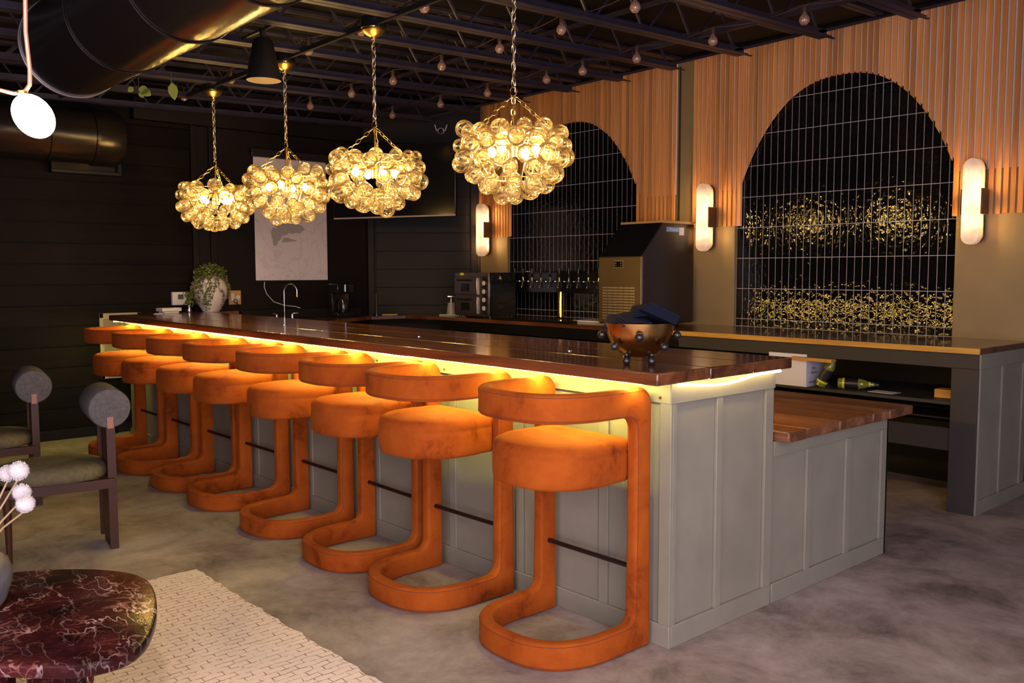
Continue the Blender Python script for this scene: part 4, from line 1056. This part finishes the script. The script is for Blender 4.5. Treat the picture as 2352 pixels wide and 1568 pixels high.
MB().tube([(-8.02, 5.22, ZC + .01), (-8.02, 5.22, ZC + .22), (-8.0, 5.24, ZC + .25), (-7.96, 5.27, ZC + .24), (-7.95, 5.28, ZC + .20)], .008, 10).build('spout', 'dark_steel', bf)
tag(MB().obox((-7.90, 5.31, ZC + .008), (.16, .02, .012), md).build('wooden_rule', 'plate_wood', bevel=.002), 'thin yellow wooden strip lying by the corner faucet', 'strip')
# double deck pizza oven
ov = thing('pizza_oven', (-6.85, 5.75, ZC), 'double deck steel pizza oven with black knobs on the back counter', 'oven')
oa = R(3); om = Matrix.Rotation(oa, 3, 'Z')     # front faces the bar end
OC = Vector((-6.93, 5.82, 0))
def ob(c, s, mat, name, par, bevel=.003):
    return MB().obox(OC + om @ Vector(c), s, om).build(name, mat, par, bevel=bevel)
# local frame: -y is the front (toward the room), x runs along the front
ob((0, 0, ZC + .235), (.50, .36, .43), 'black_gloss', 'body', ov, .006)
for sx in (-.22, .22):
    for sy in (-.15, .15): MB().cyl(OC + om @ Vector((sx, sy, ZC)), OC + om @ Vector((sx, sy, ZC + .022)), .014, n=10).build('foot', 'black_rubber', ov)
ob((0, -.185, ZC + .235), (.50, .012, .43), 'steel', 'front_plate', ov)
ob((0, -.19, ZC + .432), (.50, .012, .035), 'steel', 'top_rail', ov)
for zc in (.125, .315):
    d = ob((-.075, -.20, ZC + zc), (.335, .02, .17), 'steel', 'door', ov, .004)
    ob((-.075, -.2115, ZC + zc - .012), (.13, .003, .075), 'black_gloss', 'glass', d, .001)
    MB().tube([OC + om @ Vector((-.175, -.212, ZC + zc + .062)), OC + om @ Vector((-.175, -.232, ZC + zc + .062)), OC + om @ Vector((.025, -.232, ZC + zc + .062)), OC + om @ Vector((.025, -.212, ZC + zc + .062))], .010, 8).build('handle', 'black_rubber', d)
for k in range(5):
    p = OC + om @ Vector((.205, -.191, ZC + .06 + .082 * k)); q_ = OC + om @ Vector((.205, -.222, ZC + .06 + .082 * k))
    kb = MB().cyl(p, q_, .023, .018, n=18).build('knob', 'black_rubber', ov)
    p2 = OC + om @ Vector((.175, -.1912, ZC + .10 + .082 * k)); q2 = OC + om @ Vector((.175, -.1935, ZC + .10 + .082 * k))
    if k < 4: MB().cyl(p2, q2, .024, n=6).build('dial_plate', 'white_plastic', ov)
ob((-.14, -.1965, ZC + .435), (.055, .002, .024), 'yellow_sticker', 'warning_label', ov, 0)
p = OC + om @ Vector((.2505, -.04, ZC + .40))
tri = MB(); e1 = om @ Vector((0, 1, 0)); ez = Vector((0, 0, 1)); nx_ = om @ Vector((1, 0, 0))
T3 = [p + e1 * a_ + ez * b_ for a_, b_ in ((-.018, -.015), (.018, -.015), (0, .017))]
tri.add(T3 + [v + nx_ * .001 for v in T3], [(0, 2, 1), (3, 4, 5), (0, 1, 4, 3), (1, 2, 5, 4), (2, 0, 3, 5)]); tri.build('warning_triangle', 'yellow_sticker', ov)
ty = thing('serving_tray', (-7.42, 5.78, ZC), 'white flat tray on the back counter left of the pizza oven', 'tray')
MB().obox((-7.47, 5.80, ZC + .006), (.17, .26, .008), md @ Matrix.Rotation(R(90), 3, 'Z')).build('plate', 'paper', ty, bevel=.003)
def pump(c, label):
    t = thing('soap_dispenser', c, label, 'dispenser')
    MB().lathe([(.0, 0), (.048, 0), (.048, .01), (.036, .125), (.0, .127)], c, 20).build('bottle', 'clear_plastic', t)
    MB().cyl((c[0], c[1], c[2] + .125), (c[0], c[1], c[2] + .185), .006, n=10).build('pump', 'chrome', t)
    MB().bar((c[0] - .02, c[1] - .03, c[2] + .19), (c[0] + .02, c[1] + .03, c[2] + .19), .008, .008).build('lever', 'chrome', t)
pump((-7.44, 5.77, ZC + .0105), 'clear tapered pump bottle on the white tray')
for k, (dx, dy, hh, lb_) in enumerate(((.06, .085, .09, 'small metal shaker on the white tray beside the pump bottle'), (.085, .12, .11, 'narrow metal tube on the white tray nearest the oven'))):
    c = (-7.44 + dx, 5.77 + dy, ZC + .0105)
    t = thing('shaker', c, lb_, 'shaker')
    MB().cyl(c, (c[0], c[1], c[2] + hh), .019 - .005 * k, n=14).build('body', 'steel', t); MB().cyl((c[0], c[1], c[2] + hh), (c[0], c[1], c[2] + hh + .02), .015 - .004 * k, .008, n=14).build('cap', 'dark_steel' if k else 'chrome', t)
# tap rail with eleven taps
TY = 6.10
tp = thing('tap_rail', (-6.0, TY, 1.3), 'black wall rail with a row of chrome beer taps in the left arch', 'beer tap')
bx(-6.83, -5.40, TY, YT - .006, 1.265, 1.475).build('rail_box', 'black_gloss', tp, bevel=.006)
for k in range(11):
    x = -6.735 + .128 * k
    f = MB().tube([(x, TY + .002, 1.375), (x, TY - .055, 1.375), (x, TY - .075, 1.36), (x, TY - .085, 1.315)], [.011, .011, .010, .008], 10).build('tap', 'chrome', tp)
    MB().lathe([(.018, 0), (.018, .006), (.011, .012)], (x, TY, 1.375), 14, Matrix.Rotation(R(90), 3, 'X')).build('flange', 'chrome', f)
    MB().cyl((x, TY - .062, 1.378), (x, TY - .062, 1.415), .009, .012, n=10).build('bonnet', 'chrome', f)
    MB().tube([(x, TY - .062, 1.41), (x, TY - .062, 1.43), (x, TY - .064, 1.50)], [.006, .012, .010], 10).build('tap_handle', 'black_gloss', f)
tag(MB().lathe([(.0, 0), (.040, 0), (.044, .006), (.034, .016), (.034, .262), (.0, .262)], (-6.155, 6.12, ZC), 26).build('tap_column', 'tap_gold'), 'shiny gold column holding up the black tap rail', 'column')
tag(MB().obox((-5.52, 5.98, ZC + .009), (.42, .26, .016), Matrix.Rotation(R(6), 3, 'Z')).build('cutting_board', 'paper', bevel=.004), 'thin white cutting board on the back counter below the taps', 'board')
tag(bx(-6.62, -5.62, 5.63, 5.80, ZC, ZC + .016).build('drip_tray', 'black_gloss', bevel=.004), 'long black drip tray on the counter in front of the gold column', 'tray')
# ice machine
im = thing('ice_machine', (-4.9, 5.95, ZC), 'tall dark ice machine with sloping black lid and grille', 'ice machine')
ix0, ix1, iy0, iy1 = -5.19, -4.725, 5.62, 6.31
MB().prism([(iy0, ZC + .02), (iy1, ZC + .02), (iy1, 1.87), (iy0 + .27, 1.87), (iy0, 1.60)], ix0, ix1, 'X').build('body', 'ice_side', im, bevel=.004)
MB().prism([(iy0 - .006, 1.595), (iy0 + .002, 1.595), (iy0 + .272, 1.866), (iy0 + .262, 1.874)], ix0 + .004, ix1 - .004, 'X').build('lid', 'black_gloss', im)
bx(ix0 + .002, ix1 - .004, iy0 - .008, iy0, ZC + .03, 1.588).build('front_panel', 'dark_steel', im, bevel=.002)
bx(ix1 - .004, ix1 + .004, iy0 - .010, iy0 + .012, ZC + .03, 1.59).build('corner_strip', 'steel', im, bevel=.001)
bx(ix0 - .002, ix1 + .006, iy0 + .268, iy1 + .01, 1.87, 1.893).build('top_edge', 'plate_wood', im, bevel=.003)
bx(ix0 + .175, ix0 + .275, iy0 - .012, iy0 - .008, 1.50, 1.56).build('control_frame', 'steel', im); bx(ix0 + .18, ix0 + .27, iy0 - .0135, iy0 - .012, 1.505, 1.555).build('control_panel', 'black_gloss', im)
for sx in (.196, .254):
    for sz in (1.52, 1.54): MB().cyl((ix0 + sx, iy0 - .0155, sz), (ix0 + sx, iy0 - .0135, sz), .005, n=10).build('button', 'brass', im)
slot = MB().box(-.026, .026, -.003, .003, -.006, .006).mesh('louvre', 'grille_metal')
for r_ in range(12):
    for c_ in range(6): link('louvre', slot, im, Vector((ix0 + .075 + .060 * c_, iy0 - .011, 1.335 - .0235 * r_)) - im.location)
bx(ix1, ix1 + .002, 5.93, 6.10, 1.80, 1.84).build('blue_sticker', 'blue_sticker', im); bx(ix1, ix1 + .0025, 6.10, 6.165, 1.775, 1.84).build('white_sticker', 'paper', im)
def words(txt, parent, loc, rot, size, mat, name='lettering'):
    c = bpy.data.curves.new(name, 'FONT'); c.body = txt; c.size = size; c.extrude = .0003; c.resolution_u = 3; c.align_x = 'CENTER'; c.align_y = 'CENTER'
    o = bpy.data.objects.new(name, c); me = bpy.data.meshes.new_from_object(o); bpy.data.objects.remove(o); me.materials.clear(); me.materials.append(M[mat])
    o = bpy.data.objects.new(name, me); COL.objects.link(o)
    o.parent = parent; o.location = Vector(loc) - W0(parent); o.rotation_euler = rot
    return o
words('Premier', im, (ix1 + .0024, 6.03, 1.82), (R(90), 0, R(90)), .035, 'paper')
# bowl of napkins on the bar
BC = Vector((-2.335, 2.765, ZT))
bw = thing('gold_bowl', tuple(BC), 'round gold bowl with black ball feet and studs on the bar', 'bowl')
pr = [(.0, .030), (.04, .031), (.078, .047), (.112, .082), (.132, .125), (.141, .168), (.138, .168), (.128, .125), (.108, .086), (.075, .052), (.0, .036)]
MB().lathe(pr, BC, 48).build('shell', 'bowl_gold', bw)
A0 = R(-49.5)
for k in range(4):
    for name, ang, rad, zz, r_ in (('ball_stud', A0 + R(90 * k), .150, .118, .017), ('ball_stud', A0 + R(90 * k + 45), .137, .078, .017), ('ball_foot', A0 + R(90 * k + 45), .070, .0168, .0168)):
        u = Vector((math.cos(ang), math.sin(ang), 0)); c = BC + u * rad + Vector((0, 0, zz))
        MB().ball(c, r_, 18, 12).build(name, 'black_rubber', bw)
        if name == 'ball_foot': MB().ball(c + Vector((0, 0, .024)), .009, 12, 8).build('bead', 'black_rubber', bw)
def napkin(c, rot, size, label, n=4):
    t = thing('napkin', tuple(c), label, 'napkin', 'dark blue napkins in the gold bowl')
    m = Euler(rot).to_matrix()
    for k in range(n):
        f = 1 - .03 * k
        MB().obox(Vector(c) + m @ Vector((.003 * k, 0, .0085 * k)), (size[0] * f, size[1] * f, .0075), m).build('fold', 'napkin_blue', t, bevel=.0035)
napkin(BC + Vector((-.062, -.045, .168)), (R(18), R(-10), R(35)), (.13, .11), 'dark blue folded napkin low on the left of the gold bowl', 3)
napkin(BC + Vector((.02, -.062, .165)), (R(10), R(4), R(60)), (.12, .11), 'dark blue folded napkin at the front of the gold bowl', 3)
napkin(BC + Vector((.055, .035, .182)), (R(-14), R(24), R(48)), (.15, .13), 'dark blue folded napkin leaning on the right of the gold bowl', 5)
napkin(BC + Vector((.0, .03, .205)), (R(6), R(-8), R(48)), (.11, .11), 'dark blue folded napkin on top of the pile in the gold bowl', 4)
napkin(BC + Vector((-.05, .05, .172)), (R(-8), R(-14), R(20)), (.11, .10), 'dark blue folded napkin hidden at the back of the gold bowl', 3)
# bottles and carton on the shelf under the back counter
def bottle(base, ax, label, roll=0.0):
    t = thing('juice_bottle', tuple(base), label, 'bottle')
    q_ = Vector(ax).to_track_quat('Z', 'Y').to_matrix() @ Matrix.Rotation(roll, 3, 'Z')
    MB().lathe([(.0, .0), (.031, .0), (.036, .006), (.036, .145), (.030, .170), (.016, .20), (.0135, .235), (.0, .236)], base, 24, q_).build('glass', 'bottle_glass', t)
    MB().lathe([(.0366, .045), (.0366, .13)], base, 24, q_, cap=False).build('label', 'label_black', t)
    MB().lathe([(.0368, .030), (.0368, .043)], base, 24, q_, cap=False).build('label_band', 'bottle_yellow', t)
    MB().lathe([(.0172, .196), (.0172, .206)], base, 24, q_, cap=False).build('neck_band', 'bottle_yellow', t)
    MB().lathe([(.0, .262), (.012, .262), (.0145, .258), (.0145, .232), (.0, .232)], base, 16, q_).build('cap', 'label_black', t)
    return t, q_
SH = .6755
b1, q1 = bottle(Vector((-3.135, 5.62, SH + .012)), (.42, .10, .90), 'yellow juice bottle with black label leaning on the shelf under the counter')
b2, q2 = bottle(Vector((-3.03, 5.67, SH + .0372)), (.93, .36, 0.0), 'yellow juice bottle with black label lying on its side on the shelf')
b3, q3 = bottle(Vector((-3.27, 5.74, SH + .0372)), (-.6, .8, 0.0), 'dark bottle lying behind the white carton, end toward the room')
def lemon(bq, base, h, ang, s=1.0):
    t, q_ = bq
    u = q_ @ Vector((math.cos(ang), math.sin(ang), 0)); v = q_ @ Vector((-math.sin(ang), math.cos(ang), 0)); z_ = q_ @ Vector((0, 0, 1))
    c = Vector(base) + u * .0368 + z_ * h
    P = [(-.016, -.016), (-.004, -.022), (.016, -.014), (.018, .006), (.004, .014), (-.008, .008), (-.016, -.002)]
    a_ = [c + v * (p * s) + z_ * (r * s) - u * (abs(p) * .22) for p, r in P]
    MB().add(a_ + [p + u * .001 for p in a_], [tuple(range(7)), tuple(range(7, 14))] + [(i, (i + 1) % 7, 7 + (i + 1) % 7, 7 + i) for i in range(7)]).build('label_picture', 'label_print', t)
lemon((b2, q2), Vector((-3.03, 5.67, SH + .0372)), .075, R(-60)); lemon((b1, q1), Vector((-3.135, 5.62, SH + .012)), .105, R(-75), .7); lemon((b1, q1), Vector((-3.135, 5.62, SH + .012)), .105, R(-35), .7)
cb = thing('white_carton', (-3.35, 5.62, SH), 'white printed carton on the shelf just past the tall bar end', 'box')
bx(-3.50, -3.205, 5.56, 5.86, SH + .0005, SH + .225).build('carton', 'card_white', cb, bevel=.002)
for a_ in ((5.74, 5.77, SH + .02, SH + .05),): bx(-3.2052, -3.204, *a_).build('print', 'brown_print', cb)
for y, z_, tx, sz in ((5.66, SH + .125, '8 ct', .03), (5.66, SH + .095, 'FRAGILE', .022), (5.64, SH + .03, 'KEEP DRY', .02)): words(tx, cb, (-3.2042, y, z_), (R(90), 0, R(90)), sz, 'napkin_blue')
tag(MB().obox((-2.72, 5.70, SH + .002), (.17, .11, .002), Matrix.Rotation(R(-4), 3, 'Z')).build('paper_sheet', 'card_white'), 'white paper sheet lying on the dark shelf under the counter', 'paper')
tag(bx(-2.40, -2.262, 5.70, 5.80, SH + .0005, SH + .055).build('wood_block', 'edge_wood', bevel=.003), 'small brown wood block at the right end of the dark shelf', 'block')

tag(bx(-3.3, -3.0, 5.52, 5.56, .86, .884).build('wood_rail', 'edge_wood', bevel=.002), 'short golden wood rail tucked under the dark counter apron', 'rail')

# ================================================================ lounge corner: chairs, marble table, rug, flowers
def lounge_chair(x, y, rz, label):
    t = thing('lounge_chair', (x, y, 0), label, 'chair', 'low lounge chairs with roll backs')
    t.rotation_euler = (0, 0, R(rz)) 
    return t
# built once around the origin: seat toward -Y, roll along X
LP = {}
zr, rr_ = .755, .105
MB_ = {}
def cm_(name, mb, mat, **k): LP[name] = mb.mesh(name, mat, **k)
cm_('back_roll', MB().lathe([(.0, -.18), (.085, -.18), (.100, -.176), (.105, -.165), (.105, .165), (.100, .176), (.085, .18), (.0, .18)], (-.17, .02, zr), 40, Matrix.Rotation(R(90), 3, 'Y')), 'grey_fabric')
cm_('inlay', MB().box(.008, .0135, .005, .035, zr - .105, zr - .045), 'inlay_wood')
cm_('rear_leg', MB().box(-.018, .006, .0, .042, 0, zr - .09), 'walnut')
cm_('rear_leg_far', MB().box(-.345, -.321, .0, .042, 0, zr - .09), 'walnut')
cm_('rear_brace', MB().box(-.215, -.119, .004, .038, .0, zr - .09), 'walnut')
cm_('rear_brace_near', MB().box(-.113, -.0185, .004, .038, .0, zr - .09), 'walnut')
cm_('front_leg', MB().cyl((.02, -.47, 0), (.02, -.47, .34), .013, .020, n=14), 'walnut')
cm_('front_leg_far', MB().cyl((-.36, -.45, 0), (-.36, -.45, .34), .013, .020, n=14), 'walnut')
sr = MB()
sr.box(.0, .03, -.50, .03, .335, .385); sr.box(-.375, -.345, -.50, .03, .335, .385); sr.box(-.36, .02, -.50, -.47, .335, .385); sr.box(-.36, .02, .0, .03, .335, .385)
cm_('seat_frame', sr, 'walnut')
ss = MB(); K = 48
rows = []
for sc, zz in ((.86, .385), (.97, .392), (1.0, .412), (.985, .438), (.93, .458), (.8, .470), (.5, .478), (.001, .48)):
    rows.append([(-.17 + .235 * sc * abs(math.cos(2 * math.pi * i / K)) ** .75 * (1 if math.cos(2 * math.pi * i / K) > 0 else -1), -.245 + .265 * sc * abs(math.sin(2 * math.pi * i / K)) ** .75 * (1 if math.sin(2 * math.pi * i / K) > 0 else -1), zz) for i in range(K)])
ss.add([v for r_ in rows for v in r_], [(i * K + k, i * K + (k + 1) % K, (i + 1) * K + (k + 1) % K, (i + 1) * K + k) for i in range(len(rows) - 1) for k in range(K)] + [tuple(range(K))[::-1]])
cm_('seat_cushion', ss, 'olive_seat', sharp=70)
for x, y, rz, lb_ in ((-4.905, 1.50, -9, 'grey roll-back lounge chair nearest the marble table'), (-6.16, 1.44, -9, 'grey roll-back lounge chair in the middle of the row by the dark wall'), (-7.05, 1.30, -6, 'dim roll-back lounge chair deepest in the dark corner, cut by picture edge')):
    t = lounge_chair(x, y, rz, lb_)
    for nm in ('back_roll', 'seat_frame', 'seat_cushion'): link(nm, LP[nm], t)
    link('inlay', LP['inlay'], t.children[0])
    for nm in ('rear_leg', 'rear_leg_far', 'rear_brace', 'rear_brace_near', 'front_leg', 'front_leg_far'): link('leg', LP[nm], t)
# rug
RX0, RX1, RY0, RY1 = -4.25, .4, -.9, 1.70
rg = MB(); rdn = random.Random(4); P = []
n1 = 120
for i in range(n1): P.append((RX0 + (RX1 - RX0) * i / n1, RY0))
for i in range(60): P.append((RX1, RY0 + (RY1 - RY0) * i / 60))
for i in range(n1): P.append((RX1 + (RX0 - RX1) * i / n1, RY1 + rdn.uniform(-.010, .006) - .02 * (i / n1 - .35) * 0))
for i in range(60): P.append((RX0 + rdn.uniform(-.006, .006), RY1 + (RY0 - RY1) * i / 60))
tag(rg.prism(P, .0005, .011, 'Z').build('area_rug', 'rug_wool', org=(RX0, RY1, 0), sharp=60), 'cream wool rug with thin broken brown grid lines', 'rug')
# marble table: rounded square slab on a pedestal
ZM = .38
tbx, tby, trz = -3.09, .66, R(25)
mt_ = thing('marble_table', (tbx, tby, 0), 'dark red veined marble side table on the cream rug', 'table')
CP = [(-2.758, .538), (-2.625, .68), (-2.588, .79), (-2.64, .885), (-2.78, .972), (-2.96, 1.045), (-3.15, 1.092), (-3.30, 1.075), (-3.44, .985), (-3.55, .85), (-3.60, .73), (-3.57, .60), (-3.43, .43), (-3.26, .30), (-3.08, .27), (-2.91, .37)]
def closed_spline(P, m=6):
    out = []; n = len(P)
    for i in range(n):
        a, b, c, d = (Vector(P[(i + k) % n]) for k in (-1, 0, 1, 2))
        for k in range(m):
            t = k / m
            out.append(tuple(.5 * (2 * b + (c - a) * t + (2 * a - 5 * b + 4 * c - d) * t * t + (3 * b - a - 3 * c + d) * t ** 3)))
    return out
OUT = closed_spline(CP); K = len(OUT); rows = []
for ins, zz in ((.012, ZM - .044), (.003, ZM - .040), (.0, ZM - .032), (.0, ZM - .008), (.003, ZM - .002), (.009, ZM)):
    row = []
    for x, y in OUT:
        d = Vector((x - tbx, y - tby)); row.append((x - d.normalized().x * ins, y - d.normalized().y * ins, zz))
    rows.append(row)
mb = MB().add([v for r_ in rows for v in r_], [(i * K + k, i * K + (k + 1) % K, (i + 1) * K + (k + 1) % K, (i + 1) * K + k) for i in range(len(rows) - 1) for k in range(K)] + [tuple(range(K))[::-1], tuple((len(rows) - 1) * K + k for k in range(K))])
mb.build('slab', 'red_marble', mt_, org=(tbx, tby, 0), sharp=50)
for s in (0, 1, 2, 3):
    a_ = trz + R(90 * s)
    MB().obox((tbx + .16 * math.cos(a_), tby + .16 * math.sin(a_), (ZM - .044) / 2 + .006), (.16, .09, ZM - .056), Matrix.Rotation(a_, 3, 'Z')).build('pedestal', 'red_marble', mt_, bevel=.006)
# grey vase with white pompom flowers
VC = Vector((-3.245, .585, ZM))
vs_ = thing('grey_vase', tuple(VC), 'mottled grey ceramic vase on the marble table at the picture edge', 'vase')
MB().lathe([(.0, 0), (.05, 0), (.075, .03), (.095, .09), (.098, .13), (.085, .165), (.06, .185), (.045, .195), (.047, .203), (.041, .202), (.038, .19), (.0, .15)], VC, 36).build('body', 'vase_glaze', vs_)
FR = [((-3.18, .668, .829), .026), ((-3.095, .681, .850), .029), ((-3.08, .684, .782), .027), ((-2.995, .673, .766), .0265)]
fur_rd = random.Random(8)
for k, (p, r_) in enumerate(FR):
    lb_ = ('white pompom flower on a straw stem, highest left at picture edge', 'white pompom flower on a straw stem, largest of the upper pair', 'white pompom flower on a straw stem, upper of the lower pair', 'white pompom flower on a straw stem, lowest of the bunch')[k]
    t = thing('pompom_flower', p, lb_, 'flower', 'white pompom flowers in the grey vase')
    mb = MB().ball(p, r_, 24, 16, (1, 1, .92))
    for i in range(420):
        z_ = fur_rd.uniform(-1, 1); a_ = fur_rd.uniform(0, 6.28); q_ = math.sqrt(1 - z_ * z_)
        n_ = Vector((q_ * math.cos(a_), q_ * math.sin(a_), z_)); u = n_.orthogonal().normalized() * .0013
        c = Vector(p) + n_ * r_ * .97
        mb.add([c - u, c + u, c + n_ * fur_rd.uniform(.0025, .0055)], [(0, 1, 2)])
    mb.build('pompom', 'pom_white', t, sharp=180)
    v = Vector(p); base = VC + Vector((.012 * (k - 1.5), .01, .19))
    MB().tube([base, (base + v) / 2 + Vector((0, 0, .006)), v - Vector((0, 0, r_ * .8))], .003, 6).build('stem', 'stem_straw', t)
